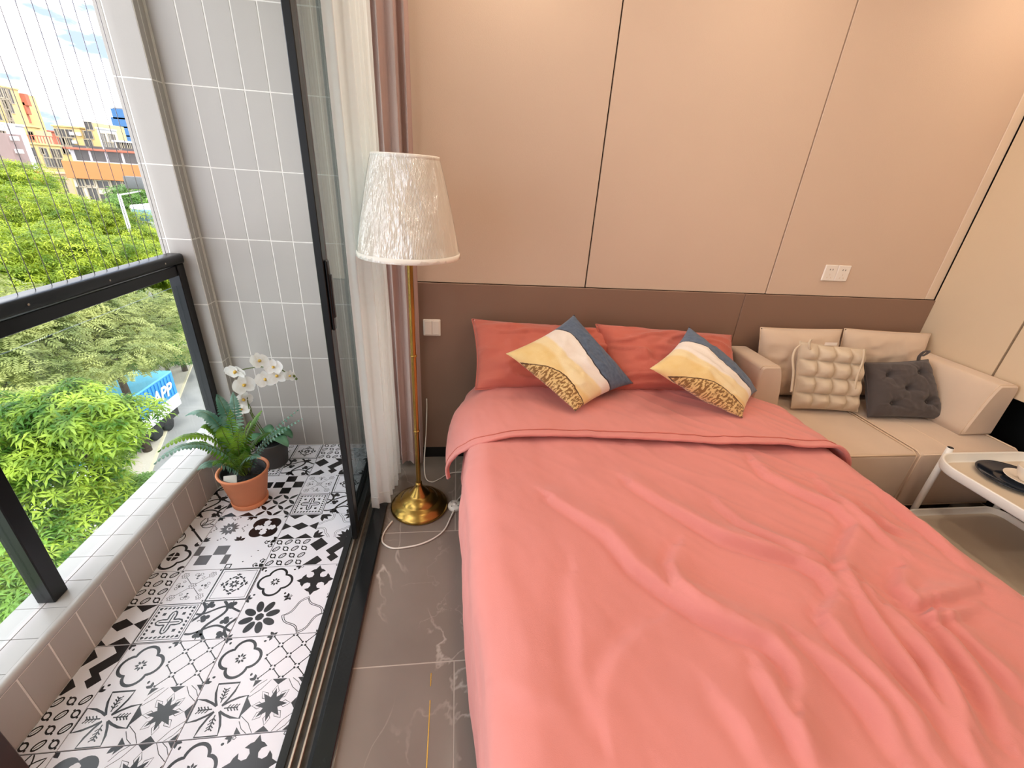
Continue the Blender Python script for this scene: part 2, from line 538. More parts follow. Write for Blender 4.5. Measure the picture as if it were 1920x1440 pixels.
# ------------------------------------------------------------------ railing
rl = thing('balcony_railing', 'black metal balcony railing with clear glass panel on the tiled kerb', 'railing')
RX = -1.287
MB().bbox(RX - 0.034, RX + 0.034, -1.5, 2.195, 1.062, 1.105, 0.010, 0, 2).build('handrail', m_rail, rl)
MB().box(RX - 0.020, RX + 0.020, -1.5, 2.19, 1.012, 1.056, bev=0.002).build('under_rail', m_black, rl)
for y_ in (2.165, 1.105, 0.03, -1.05):
    MB().box(RX - 0.026, RX + 0.026, y_ - 0.026, y_ + 0.026, ZS, 1.06, bev=0.003).build('post', m_black, rl)
for a, b in ((1.131, 2.139), (0.056, 1.079), (-1.024, 0.004)):
    MB().box(RX - 0.004, RX + 0.004, a, b, ZS + 0.02, 0.965).build('glass_panel', m_glass_rail, rl)
for y_ in (2.05, 1.72, 1.39, 1.0, 0.6):
    MB().lathe([(0.004, 0.0015), (0.0035, 0.002), (0.0002, 0.002)], 10, (0, 0, 0)).build('screw', m_alu, rl, (RX + 0.0335, y_, 1.083)).rotation_euler = (0, PI / 2, 0)
set_base(rl, (RX, 0.3, ZS))
m_wire = M('steel_wire', '8d868c', rough=0.35, metal=0.5, var=0.1)
wg = thing('wire_grille', 'row of thin vertical safety wires strung above the balcony handrail', 'wire grille')
wm = MB().tube([(0, 0, 1.10), (0, 0, CEIL)], 0.0011, 6).mesh('wire', m_wire)
for k in range(58):
    y_ = 2.148 - 0.0605 * k
    O('wire', wm, wg, (RX - 0.012, y_, 0))
set_base(wg, (RX, 0.3, 1.10))
# dark brown upright at the near end of the kerb
bw = thing('wood_upright', 'dark brown wooden upright at the near end of the balcony kerb', 'post')
MB().box(-1.195, -1.128, 0.46, 0.728, 0.0, 0.95, bev=0.004).build('board', M('dark_brown_wood', '3a211a', rough=0.5, var=0.2, scale=8), bw)
MB().box(-1.2, -1.122, 0.45, 0.735, 0.95, 0.97, bev=0.004).build('cap', MATS['dark_brown_wood'], bw)
set_base(bw, (-1.16, 0.6, 0))

# ------------------------------------------------------------------ patterned balcony tiles
# each motif lives in a cell [-1,1]^2 and returns a list of (colour, polygon); colour 0 white, 1 black, 2 grey
def ell(cx, cy, a, b, ang=0.0, n=14, c=1):
    ca, sa = math.cos(ang), math.sin(ang)
    return (c, [(cx + a * math.cos(t) * ca - b * math.sin(t) * sa, cy + a * math.cos(t) * sa + b * math.sin(t) * ca)
                for t in (2 * PI * k / n for k in range(n))])
def leafp(cx, cy, L, w, ang, c=1, n=6, base=0.0):
    """pointed leaf from (cx,cy)+base along ang"""
    up = [(base + L * k / n, w * math.sin(PI * (k / n) ** 0.8)) for k in range(n + 1)]
    pts = up + [(x, -yv) for x, yv in up[-2:0:-1]]
    ca, sa = math.cos(ang), math.sin(ang)
    return (c, [(cx + x * ca - yv * sa, cy + x * sa + yv * ca) for x, yv in pts])
def stroke(pts, w, c=1, closed=False):
    out = []
    n = len(pts)
    seg = list(zip(range(n - 1), range(1, n))) + ([(n - 1, 0)] if closed else [])
    nor = []
    for i in range(n):
        a = pts[(i - 1) % n] if (closed or i > 0) else pts[i]
        b = pts[(i + 1) % n] if (closed or i < n - 1) else pts[i]
        dx, dy = b[0] - a[0], b[1] - a[1]
        L = math.hypot(dx, dy) or 1
        nor.append((-dy / L * w / 2, dx / L * w / 2))
    for i, j in seg:
        p, q = pts[i], pts[j]
        out.append((c, [(p[0] + nor[i][0], p[1] + nor[i][1]), (q[0] + nor[j][0], q[1] + nor[j][1]),
                        (q[0] - nor[j][0], q[1] - nor[j][1]), (p[0] - nor[i][0], p[1] - nor[i][1])]))
    return out
def rect(x0, x1, y0, y1, c=1):
    return (c, [(x0, y0), (x1, y0), (x1, y1), (x0, y1)])
def dia(cx, cy, a, b, c=1):
    return (c, [(cx + a, cy), (cx, cy + b), (cx - a, cy), (cx, cy - b)])
def rot4(polys, n=4):
    out = []
    for k in range(n):
        a = 2 * PI * k / n
        ca, sa = math.cos(a), math.sin(a)
        out += [(c, [(x * ca - yv * sa, x * sa + yv * ca) for x, yv in p]) for c, p in polys]
    return out
def lobes(c0, r0, s=1.0, n=4, N=56, ph=0.0):
    pts = []
    for k in range(N):
        t = 2 * PI * k / N
        best = 0.0
        for j in range(n):
            a = ph + 2 * PI * j / n
            b = math.cos(t - a) * c0
            d = r0 * r0 - c0 * c0 * math.sin(t - a) ** 2
            if d >= 0:
                best = max(best, b + math.sqrt(d))
        pts.append((best * s * math.cos(t), best * s * math.sin(t)))
    return pts
def ring(pts, w, c=1):
    return stroke(pts, w, c, True)
def m_quatre(w=0.12):
    L = ring(lobes(0.40, 0.42), w)
    L += [leafp(0, 0, 0.17, 0.045, 2 * PI * k / 8, base=0.07) for k in range(8)]
    L += rot4([leafp(0.98, 0.98, 0.26, 0.07, PI * 1.25 + 0.5), leafp(0.98, 0.98, 0.26, 0.07, PI * 1.25 - 0.5), ell(0.74, 0.74, 0.06, 0.05)])
    return L
def m_quatre_cross():
    L = ring(lobes(0.40, 0.42), 0.13)
    L += [ell(0, 0, 0.3, 0.3, n=20), rect(-0.3, 0.3, -0.035, 0.035, 0), rect(-0.035, 0.035, -0.3, 0.3, 0)]
    L += rot4([ell(0.8, 0.8, 0.10, 0.08), leafp(0.72, 0.72, 0.3, 0.07, PI * 0.25 + 0.6), leafp(0.72, 0.72, 0.3, 0.07, PI * 0.25 - 0.6)])
    return L
def m_fleury():
    q = [(0.2, 0.2), (0.15, 0.36), (0.22, 0.5), (0.4, 0.55), (0.25, 0.68), (0.13, 0.72), (0.0, 0.95),
         (-0.13, 0.72), (-0.25, 0.68), (-0.4, 0.55), (-0.22, 0.5), (-0.15, 0.36)]
    L = rot4([(1, [(0.2, 0.2)] + q[1:] + [(-0.2, 0.2)])])
    L += [rect(-0.2, 0.2, -0.2, 0.2)]
    L += rot4(ring([(0.92 + 0.06 * math.cos(t), 0.92 + 0.06 * math.sin(t)) for t in (0, 1.2, 2.4, 3.6, 4.8)], 0.03))
    return L
def m_daisy():
    L = [ell(0.58 * math.cos(2 * PI * k / 8 + 0.3), 0.58 * math.sin(2 * PI * k / 8 + 0.3), 0.31, 0.17, 2 * PI * k / 8 + 0.3, 16) for k in range(8)]
    L += [(1, [(0.2 * math.cos(2 * PI * k / 8), 0.2 * math.sin(2 * PI * k / 8)) for k in range(8)])]
    L += rot4([leafp(1, 1, 0.25, 0.07, PI * 1.25)])
    return L
def m_ogee():
    def side(s):
        return [(s * (1 - t) + 0.10 * math.sin(2 * PI * t) * 0.7, s * t + 0.10 * math.sin(2 * PI * t) * 0.7) for t in (k / 12 for k in range(13))]
    L = rot4(stroke(side(0.98), 0.03) + stroke(side(0.88), 0.03))
    L += rot4([leafp(1.0, 1.0, 0.2, 0.06, PI * 1.25)])
    return L
def m_lattice():
    L = []
    for a, b in ((-1, -0.5), (-0.5, 0), (0, 0.5), (0.5, 1)):
        pass
    for k in (-1.0, 0.0, 1.0):
        L += stroke([(-1 - k, -1 + 0 * k), (1 - k, 1)], 0.04) + stroke([(-1 - k, 1), (1 - k, -1)], 0.04)
    for i in range(-2, 3):
        for j in range(-2, 3):
            if (i + j) % 2 == 0:
                L += [dia(i * 0.5, j * 0.5, 0.09, 0.09, 0)]
                L += [rect(i * 0.5 + a - 0.045, i * 0.5 + a + 0.045, j * 0.5 + b - 0.045, j * 0.5 + b + 0.045) for a, b in ((0.07, 0.07), (-0.07, 0.07), (0.07, -0.07), (-0.07, -0.07))]
    return L
def m_petal4():
    arm = [(0.10, 0.10), (0.24, 0.34), (0.36, 0.62), (0.42, 0.97), (-0.42, 0.97), (-0.36, 0.62), (-0.24, 0.34), (-0.10, 0.10)]
    L = rot4(stroke(arm, 0.085))
    sp = stroke([(0, 0.22), (0, 0.75)], 0.045)
    for z in (0.36, 0.48, 0.6, 0.7):
        sp += stroke([(-0.12, z + 0.08), (0, z - 0.02), (0.12, z + 0.08)], 0.045)
    return L + rot4(sp)
def m_star8(c=1):
    pts = []
    for k in range(16):
        a = 2 * PI * k / 16 + PI / 8
        r = 0.62 if k % 2 else 0.30
        pts.append((r * math.cos(a), r * math.sin(a)))
    L = [(c, pts)]
    for k in range(8):
        a = 2 * PI * k / 8
        q = [(0.28, 0), (0.5, 0.13), (0.74, 0), (0.5, -0.13)]
        ca, sa = math.cos(a), math.sin(a)
        L += stroke([(x * ca - yv * sa, x * sa + yv * ca) for x, yv in q], 0.025, 1, True)
    L += rot4([(1, [(0.3, 1.0), (-0.3, 1.0), (0, 0.76)]), (1, [(1.0, 1.0), (0.72, 1.0), (1.0, 0.72)])])
    L += rot4(stroke([(0.35, 0.98), (0.62, 0.62), (0.98, 0.35)], 0.022) + stroke([(0.52, 1.0), (0.8, 0.8), (1.0, 0.52)], 0.022))
    return L
def m_zigzag():
    L = []
    for x in (-0.5, 0.5):
        L += [(1, [(x - 0.5, 1), (x, 0.62), (x + 0.5, 1)]), (1, [(x - 0.5, -1), (x, -0.62), (x + 0.5, -1)])]
    for x in (-1, 0, 1):
        L += [dia(x, 0, 0.5, 0.32)]
    return L
def m_palmette():
    L = []
    fan = [leafp(1, 1, 0.62, 0.12, PI * 1.25 + d, base=0.06) for d in (-0.5, 0.0, 0.5)]
    sc = [(1 - 0.86 * math.cos(t) * (1 + 0.08 * math.cos(6 * t)), 1 - 0.86 * math.sin(t) * (1 + 0.08 * math.cos(6 * t))) for t in (PI / 2 * k / 12 for k in range(13))]
    sc2 = [(1 - 0.76 * math.cos(t) * (1 + 0.08 * math.cos(6 * t)), 1 - 0.76 * math.sin(t) * (1 + 0.08 * math.cos(6 * t))) for t in (PI / 2 * k / 12 for k in range(13))]
    return rot4(fan + stroke(sc, 0.025, 2) + stroke(sc2, 0.025, 2))
def m_ovals():
    L = []
    for i in range(4):
        for j in range(4):
            cx, cy = -0.75 + 0.5 * i, -0.75 + 0.5 * j
            if (i + j) % 2 == 0:
                L += ring(ell(cx, cy, 0.2, 0.11, PI / 4)[1], 0.06)
                L += stroke([(cx - 0.1, cy - 0.1), (cx + 0.1, cy + 0.1)], 0.025)
            else:
                L += ring(ell(cx, cy, 0.14, 0.12, -PI / 4)[1], 0.065)
                L += [ell(cx + 0.14, cy - 0.14, 0.04, 0.04), ell(cx - 0.14, cy + 0.14, 0.04, 0.04)]
    return L
def m_diag():
    return [dia(-0.5, 0.5, 0.5, 0.5), (1, [(0, 0), (1, 1), (1, 0.3), (0.35, -0.35)]), (1, [(-1, -1), (-0.35, -0.35), (0, -0.7), (-0.3, -1)]),
            dia(0.5, -0.5, 0.32, 0.32), (1, [(0.3, 1), (1, 1), (0.65, 0.65)])]
def m_floral():
    L = [leafp(0, 0, 0.42, 0.09, 2 * PI * k / 12, 2, base=0.12) for k in range(12)]
    L += [ell(0, 0, 0.09, 0.09, c=2)]
    L += rot4([leafp(0.98, 0.98, 0.42, 0.09, PI * 1.25, 1), leafp(0.98, 0.98, 0.36, 0.08, PI * 1.25 + 0.55, 1), leafp(0.98, 0.98, 0.36, 0.08, PI * 1.25 - 0.55, 1)])
    L += rot4([ell(0.0, 0.72, 0.05, 0.05, c=2), ell(0.12, 0.8, 0.04, 0.04, c=2), ell(-0.12, 0.8, 0.04, 0.04, c=2), ell(0.24, 0.9, 0.05, 0.04, c=2), ell(-0.24, 0.9, 0.05, 0.04, c=2)])
    return L
def m_octo():
    L = [(1, lobes(0.45, 0.46, 1.0, 4, 48, PI / 4)), rect(-0.55, 0.55, -0.55, 0.55)]
    cr = []
    for c0, r0 in ((0.46, 0.13), (0.3, 0.12)):
        cr += [ell(c0, 0, r0, r0, c=0), ell(c0 - 0.02, 0.1, 0.09, 0.09, c=0), ell(c0 - 0.02, -0.1, 0.09, 0.09, c=0)]
    L += rot4(cr) + [rect(-0.32, 0.32, -0.11, 0.11, 0), rect(-0.11, 0.11, -0.32, 0.32, 0), ell(0, 0, 0.05, 0.05)]
    L += rot4([leafp(1, 1, 0.3, 0.1, PI * 1.25)])
    return L
def m_checker(c=1):
    s = 0.62
    L = []
    for i, j in ((0, 1), (1, 0), (-1, 0), (0, -1)):
        L += [rect((i - 0.5) * s, (i + 0.5) * s, (j - 0.5) * s, (j + 0.5) * s, c)]
    return L
def m_checker_grey():
    s = 0.66
    L = []
    for i, j in ((-1, 1), (1, 1), (-1, -1), (1, -1)):
        L += [rect((i * 0.5 - 0.5) * s + 0 * j, (i * 0.5 + 0.5) * s, (j * 0.5 - 0.5) * s, (j * 0.5 + 0.5) * s, 2 if i * j > 0 else 0)]
    L += [rect(-0.99, -0.66, 0.0, 0.66, 2), rect(0.66, 0.99, -0.66, 0.0, 2), rect(-0.66, 0.0, 0.66, 0.99, 0)]
    return L
def m_corners():
    def orn():
        return [leafp(0.98, 0.98, 0.34, 0.12, PI * 1.25), ell(0.62, 0.86, 0.10, 0.06, 0.4), ell(0.86, 0.62, 0.06, 0.10, 0.4)] + \
            stroke([(0.5, 0.95), (0.42, 0.8), (0.52, 0.7), (0.62, 0.74)], 0.06) + stroke([(0.95, 0.5), (0.8, 0.42), (0.7, 0.52), (0.74, 0.62)], 0.06)
    L = orn() + [(c, [(x, -yv) for x, yv in p]) for c, p in orn()]
    L += [ell(0.3, 0.2, 0.05, 0.03), ell(-0.2, -0.55, 0.04, 0.04), ell(0.1, -0.2, 0.03, 0.03)] + ring([(-0.95, -0.95), (-0.7, -0.95), (-0.7, -0.7), (-0.95, -0.7)], 0.08)
    return L
def m_thin():
    L = []
    def fl(cx, cy):
        return ring([(cx + (0.15 + 0.03 * math.cos(6 * t)) * math.cos(t), cy + (0.15 + 0.03 * math.cos(6 * t)) * math.sin(t)) for t in (2 * PI * k / 24 for k in range(24))], 0.03, 2) + ring(ell(cx, cy, 0.06, 0.06, n=8)[1], 0.03, 2)
    for p in ((0, 0), (0.66, 0.66), (-0.66, 0.66), (0.66, -0.66), (-0.66, -0.66)):
        L += fl(*p)
    L += rot4(stroke([(0.12, 0.12), (0.54, 0.54)], 0.03, 2))
    L += rot4([ell(0.0, 0.62, 0.08, 0.06, 0.6, c=2), ell(0.0, 0.46, 0.05, 0.05, c=1)] + ring(ell(-0.12, 0.72, 0.09, 0.06, 0.7, 10)[1], 0.025, 2) + ring(ell(0.12, 0.72, 0.09, 0.06, -0.7, 10)[1], 0.025, 2)
              + ring(ell(0.28, 0.5, 0.07, 0.05, 0.8, 10)[1], 0.025, 2))
    L += rot4([ell(0.93, 0.93, 0.05, 0.04)])
    return L
def m_medal():
    L = ring([(-0.95, -0.95), (0.95, -0.95), (0.95, 0.95), (-0.95, 0.95)], 0.1) + ring([(-0.82, -0.82), (0.82, -0.82), (0.82, 0.82), (-0.82, 0.82)], 0.03)
    L += [leafp(0, 0, 0.2, 0.05, 2 * PI * k / 8, base=0.06) for k in range(8)]
    L += rot4([ell(0.0, 0.36, 0.1, 0.06), ell(0.16, 0.42, 0.12, 0.045, -0.6), ell(-0.16, 0.42, 0.12, 0.045, 0.6), leafp(0, 0.5, 0.18, 0.05, PI / 2), leafp(0, 0.52, 0.16, 0.035, PI / 2 + 0.9), leafp(0, 0.52, 0.16, 0.035, PI / 2 - 0.9),
               ell(0.33, 0.33, 0.07, 0.05, PI / 4)])
    return L
def m_framestar():
    L = ring([(-0.96, -0.96), (0.96, -0.96), (0.96, 0.96), (-0.96, 0.96)], 0.06) + ring([(-0.86, -0.86), (0.86, -0.86), (0.86, 0.86), (-0.86, 0.86)], 0.04)
    L += rot4([ell(-0.72 + 0.18 * k, 0.74, 0.075, 0.05, 0.7, 8) for k in range(9)])
    st = []
    for k in range(32):
        t = 2 * PI * k / 32
        r = 0.2 + 0.38 * abs(math.cos(2 * t)) ** 2.2
        st.append((r * math.cos(t), r * math.sin(t)))
    L += ring(st, 0.07) + stroke([(-0.45, 0), (0.45, 0)], 0.05) + stroke([(0, -0.45), (0, 0.45)], 0.05)
    L += rot4([rect(0.36, 0.5, 0.36, 0.5)])
    return L
def m_scroll():
    L = []
    def tref(cx, cy, a):
        r = []
        for d in (0, 2.1, -2.1):
            r.append(ell(cx + 0.11 * math.cos(a + d), cy + 0.11 * math.sin(a + d), 0.115, 0.115, n=10))
        return r + stroke([(cx, cy), (cx - 0.3 * math.cos(a), cy - 0.3 * math.sin(a))], 0.05)
    for x0 in (-1.0, 0.0, 1.0):
        L += stroke([(x0 + 0.32 * math.sin(PI * t), t) for t in (-1 + k / 9 for k in range(19))], 0.13)
    for y0 in (-0.5, 0.5):
        L += stroke([(t, y0 + 0.18 * math.sin(PI * t + 1)) for t in (-1 + k / 9 for k in range(19))], 0.10)
    for cx, cy, a in ((-0.5, 0.1, 0.5), (0.5, -0.1, 3.6), (-0.4, -0.72, 1.6), (0.45, 0.75, -1.5), (-0.55, 0.8, -0.4), (0.6, -0.8, 2.4)):
        L += tref(cx, cy, a)
    return L
def m_petals():
    L = []
    for i in range(-2, 3):
        for j in range(-2, 3):
            cx, cy = i * 0.5, j * 0.5
            if (i + j) % 2 == 0:
                L += [leafp(cx, cy, 0.66, 0.11, PI / 4, base=0.02), leafp(cx, cy, 0.66, 0.11, PI * 0.75, base=0.02)]
    return L
def m_triov():
    L = stroke([(-1, 1), (1, -1)], 0.1)
    for s in (1, -1):
        for a in (0.0, 0.8, -0.8):
            L += ring([(s * (0.4 + x), s * (0.4 + yv)) for x, yv in leafp(-0.1, -0.1, 0.75, 0.16, PI / 4 + a)[1]], 0.05)
    return L + [dia(0, 0, 0.12, 0.12)]
MOT = dict(q=m_quatre, qc=m_quatre_cross, fl=m_fleury, da=m_daisy, og=m_ogee, la=m_lattice, p4=m_petal4, st=m_star8, zz=m_zigzag,
           pa=m_palmette, ov=m_ovals, dg=m_diag, fr=m_floral, oc=m_octo, ch=m_checker, cg=m_checker_grey, co=m_corners, th=m_thin,
           me=m_medal, fs=m_framestar, sc=m_scroll, pe=m_petals, to=m_triov)
def clip(poly, x0, x1, y0, y1):
    for ax, lim, sg in ((0, x0, 1), (0, x1, -1), (1, y0, 1), (1, y1, -1)):
        out = []
        for i in range(len(poly)):
            a, b = poly[i - 1], poly[i]
            ia, ib = sg * (a[ax] - lim) >= 0, sg * (b[ax] - lim) >= 0
            if ia != ib:
                t = (lim - a[ax]) / (b[ax] - a[ax])
                out.append((a[0] + t * (b[0] - a[0]), a[1] + t * (b[1] - a[1])))
            if ib:
                out.append(b)
        poly = out
        if len(poly) < 3:
            return None
    return poly
balcony = struct(MB().box(-1.36, -0.49, -1.5, 2.3, -0.3, -0.004).build('floor_balcony', m_ink))
TILES = {'A': ('q', 'fl', 'da', 'og'), 'B': ('th', 'me', 'fs', 'sc'), 'C': ('q', 'la', 'p4', 'st'), 'D': ('zz', 'pa', 'ov', 'dg'),
         'E': ('fr', 'oc', 'cg', 'co'), 'F': ('ch', 'ch', 'zz', 'pe'), 'G': ('ov', 'th', 'dg', 'pa'), 'H': ('to', 'to', 'qc', 'qc'),
         'I': ('ov', 'ov', 'zz', 'zz'), 'J': ('pa', 'dg', 'ov', 'ov'), 'K': ('oc', 'st', 'fr', 'da'), 'L': ('sc', 'sc', 'pe', 'sc')}
TS, GR = 0.3035, 0.0014
_bt = {}
def balcony_tile(key, x0, y0, cx0=None, y1=None):
    """key tile with lower-left corner (x0,y0); only x>=cx0 and y<=y1 remain after cutting"""
    cx = 0.0 if cx0 is None else cx0 - x0
    ty = TS if y1 is None else y1 - y0
    kk = (key, round(cx, 3), round(ty, 3))
    if kk not in _bt:
        mb = MB().box(cx + GR, TS - GR, GR, ty - GR, -0.009, 0.0, 0, bev=0.0006)
        h = TS / 2
        lay = 0
        for (i, j), mk in zip(((0, 1), (1, 1), (0, 0), (1, 0)), TILES[key]):
            for n_, (c, p) in enumerate(MOT[mk]()):
                q = [((i + 0.5) * h + x * h / 2, (j + 0.5) * h + yv * h / 2) for x, yv in p]
                q = clip(q, max(cx + GR * 1.5, i * h), min(TS - GR * 1.5, (i + 1) * h), max(GR * 1.5, j * h), min(ty - GR * 1.5, (j + 1) * h))
                if not q:
                    continue
                ar = sum(q[k - 1][0] * q[k][1] - q[k][0] * q[k - 1][1] for k in range(len(q)))
                if abs(ar) < 1e-8:
                    continue
                if ar < 0:
                    q = q[::-1]
                z = 0.00015 + (0.0002 if c == 0 else 0) + (n_ % 40) * 1.0e-6
                mb.add([(a, b, z) for a, b in q], [tuple(range(len(q)))], c)
        _bt[kk] = mb.mesh('balcony_tile', [m_white_tile, m_ink, m_ink2])
    O('balcony_tile', _bt[kk], balcony, (x0, y0, 0))
XA = -0.4855 - TS
XB = XA - TS
XC = XB - TS
rows = [(1.972, 'G', 'B', 'L', 2.27), (1.669, 'B', 'F', 'L', None), (1.366, 'D', 'E', 'H', None), (1.0625, 'A', 'B', 'I', None),
        (0.759, 'C', 'C', 'J', None), (0.4555, 'A', 'K', 'H', None), (0.152, 'B', 'D', 'I', None), (-0.1515, 'C', 'E', 'J', None),
        (-0.455, 'D', 'A', 'L', None), (-0.7585, 'E', 'B', 'H', None), (-1.062, 'B', 'C', 'I', None), (-1.3655, 'A', 'D', 'J', None)]
for y0, a, b, c, y1 in rows:
    balcony_tile(a, XA, y0, None, y1)
    balcony_tile(b, XB, y0, None, y1)
    balcony_tile(c, XC, y0, BX, y1)

# ------------------------------------------------------------------ fabrics and furniture materials
m_coral = M('coral_cotton', 'd9857b', rough=0.85, var=0.04, scale=3, bump=0.10, bscale=500, sheen=0.25)
m_coral2 = M('deep_coral_cotton', 'c86856', rough=0.85, var=0.05, scale=4, bump=0.15, bscale=300, sheen=0.25)
m_matt = M('grey_mattress', '8b857d', rough=0.9, var=0.06, bump=0.2, bscale=200)
m_bedbase = M('dark_bed_base', '2c2725', rough=0.7, var=0.1)
m_sofa = M('beige_sofa_fabric', 'd4bba3', rough=0.9, var=0.05, scale=5, bump=0.15, bscale=500, sheen=0.3)
m_sofa2 = M('taupe_sofa_front', 'a08b78', rough=0.9, var=0.05, scale=5, bump=0.15, bscale=500, sheen=0.2)
m_piping = M('sofa_piping', 'dcc2a6', rough=0.8, var=0.04)
m_tuft = M('beige_tufted_cotton', 'd3bfa5', rough=0.9, var=0.05, bump=0.15, bscale=500, sheen=0.2)
m_dark = M('charcoal_cotton', '4b4240', rough=0.9, var=0.06, bump=0.15, bscale=500, sheen=0.2)
m_tablewhite = M('white_enamel', 'f0ece4', rough=0.35, var=0.02)
m_traytop = M('cream_tray', 'd3c3ae', rough=0.5, var=0.03, scale=2)
m_navy = M('navy_glaze', '1b2330', rough=0.12, var=0.25, scale=14)
m_cup = M('cream_porcelain', 'efe3d3', rough=0.2, var=0.02)
m_mauve = M('mauve_curtain_cloth', 'b0928a', rough=0.9, var=0.06, scale=5, bump=0.15, bscale=300, sheen=0.3)
m_brass = M('brushed_brass', 'b08d4a', rough=0.27, metal=1.0, var=0.08, scale=10)
m_shade = M('pleated_shade_cloth', 'f7efe3', rough=0.8, var=0.03)
m_cable = M('white_cable', 'e9dfd2', rough=0.45, var=0.03)

def M_sheer():
    m = bpy.data.materials.new('sheer_white_cloth')
    m.use_nodes = True
    t = m.node_tree
    t.nodes.clear()
    out = t.nodes.new('ShaderNodeOutputMaterial')
    d = t.nodes.new('ShaderNodeBsdfDiffuse'); tl = t.nodes.new('ShaderNodeBsdfTranslucent'); tr = t.nodes.new('ShaderNodeBsdfTransparent')
    a = t.nodes.new('ShaderNodeMixShader'); b = t.nodes.new('ShaderNodeMixShader')
    co = t.nodes.new('ShaderNodeTexCoord'); n = t.nodes.new('ShaderNodeTexNoise'); n.inputs['Scale'].default_value = 40
    r = t.nodes.new('ShaderNodeValToRGB')
    r.color_ramp.elements[0].color = (0.93, 0.915, 0.89, 1); r.color_ramp.elements[1].color = (0.97, 0.96, 0.945, 1)
    t.links.new(co.outputs['Object'], n.inputs['Vector']); t.links.new(n.outputs['Fac'], r.inputs['Fac'])
    for s in (d, tl):
        t.links.new(r.outputs['Color'], s.inputs['Color'])
    a.inputs['Fac'].default_value = 0.35
    t.links.new(d.outputs[0], a.inputs[1]); t.links.new(tl.outputs[0], a.inputs[2])
    b.inputs['Fac'].default_value = 0.10
    t.links.new(a.outputs[0], b.inputs[1]); t.links.new(tr.outputs[0], b.inputs[2])
    t.links.new(b.outputs[0], out.inputs['Surface'])
    MATS['sheer'] = m
    return m
m_sheer = M_sheer()

# ------------------------------------------------------------------ curtains
def curtain(name, label, pts, amp, folds, mat, z0, z1, flare=0.0, seed=0, n=160):
    """gathered cloth hung along a plan polyline"""
    pts = [Vector((p[0], p[1], 0)) for p in pts]
    seg = [(pts[i + 1] - pts[i]).length for i in range(len(pts) - 1)]
    tot = sum(seg)
    base, nor = [], []
    for k in range(n + 1):
        s = tot * k / n
        i = 0
        while i < len(seg) - 1 and s > seg[i]:
            s -= seg[i]; i += 1
        d = (pts[i + 1] - pts[i]).normalized()
        base.append(pts[i] + d * s); nor.append(Vector((-d.y, d.x, 0)))
    nz_ = 40
    P = np.zeros((n + 1, nz_ + 1, 3))
    for k in range(n + 1):
        u = k / n
        for j in range(nz_ + 1):
            w = j / nz_
            z = z0 + (z1 - z0) * w
            ph = folds * 2 * PI * (u + 0.035 * math.sin(3 * u * PI + seed)) + 0.5 * noise3(u * 3, w * 1.6, seed)
            a = amp * (1.0 + flare * (1 - w)) * (0.75 + 0.5 * noise3(u * 5, w * 1.1 + 4, seed))
            off = a * math.sin(ph) + 0.25 * a * math.sin(2 * ph + 1.0) + 0.012 * noise3(u * 7, w * 5, seed + 9) * (1 - w)
            p = base[k] + nor[k] * off
            P[k, j] = (p.x, p.y, z + (0.012 * noise3(u * 6, 0.3, seed) if j == 0 else 0))
    e = thing(name, label, 'curtain')
    o = MB().grid(P).build('cloth', mat, e)
    hem = MB().tube([P[k, 1] for k in range(0, n + 1, 2)], 0.0022, 5).build('hem', mat, e)
    set_base(e, (base[0].x, base[0].y, z0))
    return e
curtain('sheer_curtain', 'white sheer curtain bunched beside the black sliding door', [(-0.396, 1.668), (-0.372, 1.69), (-0.345, 1.735), (-0.325, 1.85), (-0.322, 1.95)], 0.016, 7, m_sheer, 0.022, 2.56, 0.5, 1)
curtain('blackout_curtain', 'thick mauve curtain gathered against the wall behind the floor lamp', [(-0.325, 2.045), (-0.272, 2.035), (-0.225, 2.04), (-0.185, 2.04)], 0.017, 3, m_mauve, 0.03, 2.56, 0.3, 5)
ct = thing('curtain_track', 'white ceiling track carrying both curtains', 'curtain track')
MB().box(-0.345, -0.30, -1.4, 2.10, 2.57, CEIL - 0.001, bev=0.003).build('rail', m_white, ct)
MB().box(-0.27, -0.20, -1.4, 2.10, 2.57, CEIL - 0.001, bev=0.003).build('rail', m_white, ct)
set_base(ct, (-0.3, 0.4, 2.57))

# ------------------------------------------------------------------ floor lamp
LX, LY = -0.181, 1.705
lp = thing('floor_lamp', 'tall brass floor lamp with pleated cream shade still in plastic wrap', 'lamp')
prof = [(0.0005, 0.0), (0.134, 0.0), (0.139, 0.006), (0.139, 0.014), (0.132, 0.022), (0.128, 0.024), (0.122, 0.034), (0.105, 0.046), (0.094, 0.050), (0.090, 0.053), (0.088, 0.058), (0.074, 0.072),
        (0.056, 0.083), (0.050, 0.085), (0.047, 0.090), (0.034, 0.105), (0.022, 0.124), (0.016, 0.138), (0.0155, 0.150), (0.0005, 0.150)]
MB().lathe(prof, 48, (LX, LY, 0)).build('base', m_brass, lp)
pl = MB().lathe([(0.0115, 0.14), (0.0115, 1.30)], 20, (LX, LY, 0)).build('pole', m_brass, lp)
for z in (0.44, 0.81):
    MB().lathe([(0.0115, z - 0.005), (0.0142, z - 0.003), (0.0142, z + 0.003), (0.0115, z + 0.005)], 20, (LX, LY, 0)).build('collar', m_brass, pl)
ZB, ZT, RB, RT = 1.218, 1.555, 0.186, 0.114
NP = 200
pts_sh = []
for j in range(13):
    w = j / 12
    pts_sh.append((RB + (RT - RB) * w + 0.004 * math.sin(PI * w), ZB + (ZT - ZB) * w))
sh = MB().lathe(pts_sh, NP * 2, (LX, LY, 0), 0, False, lambda k, j: 1.0 + (0.012 if k % 2 else -0.006) * (1 if 0 < j < 12 else 0.4)).build('shade', m_shade, lp)
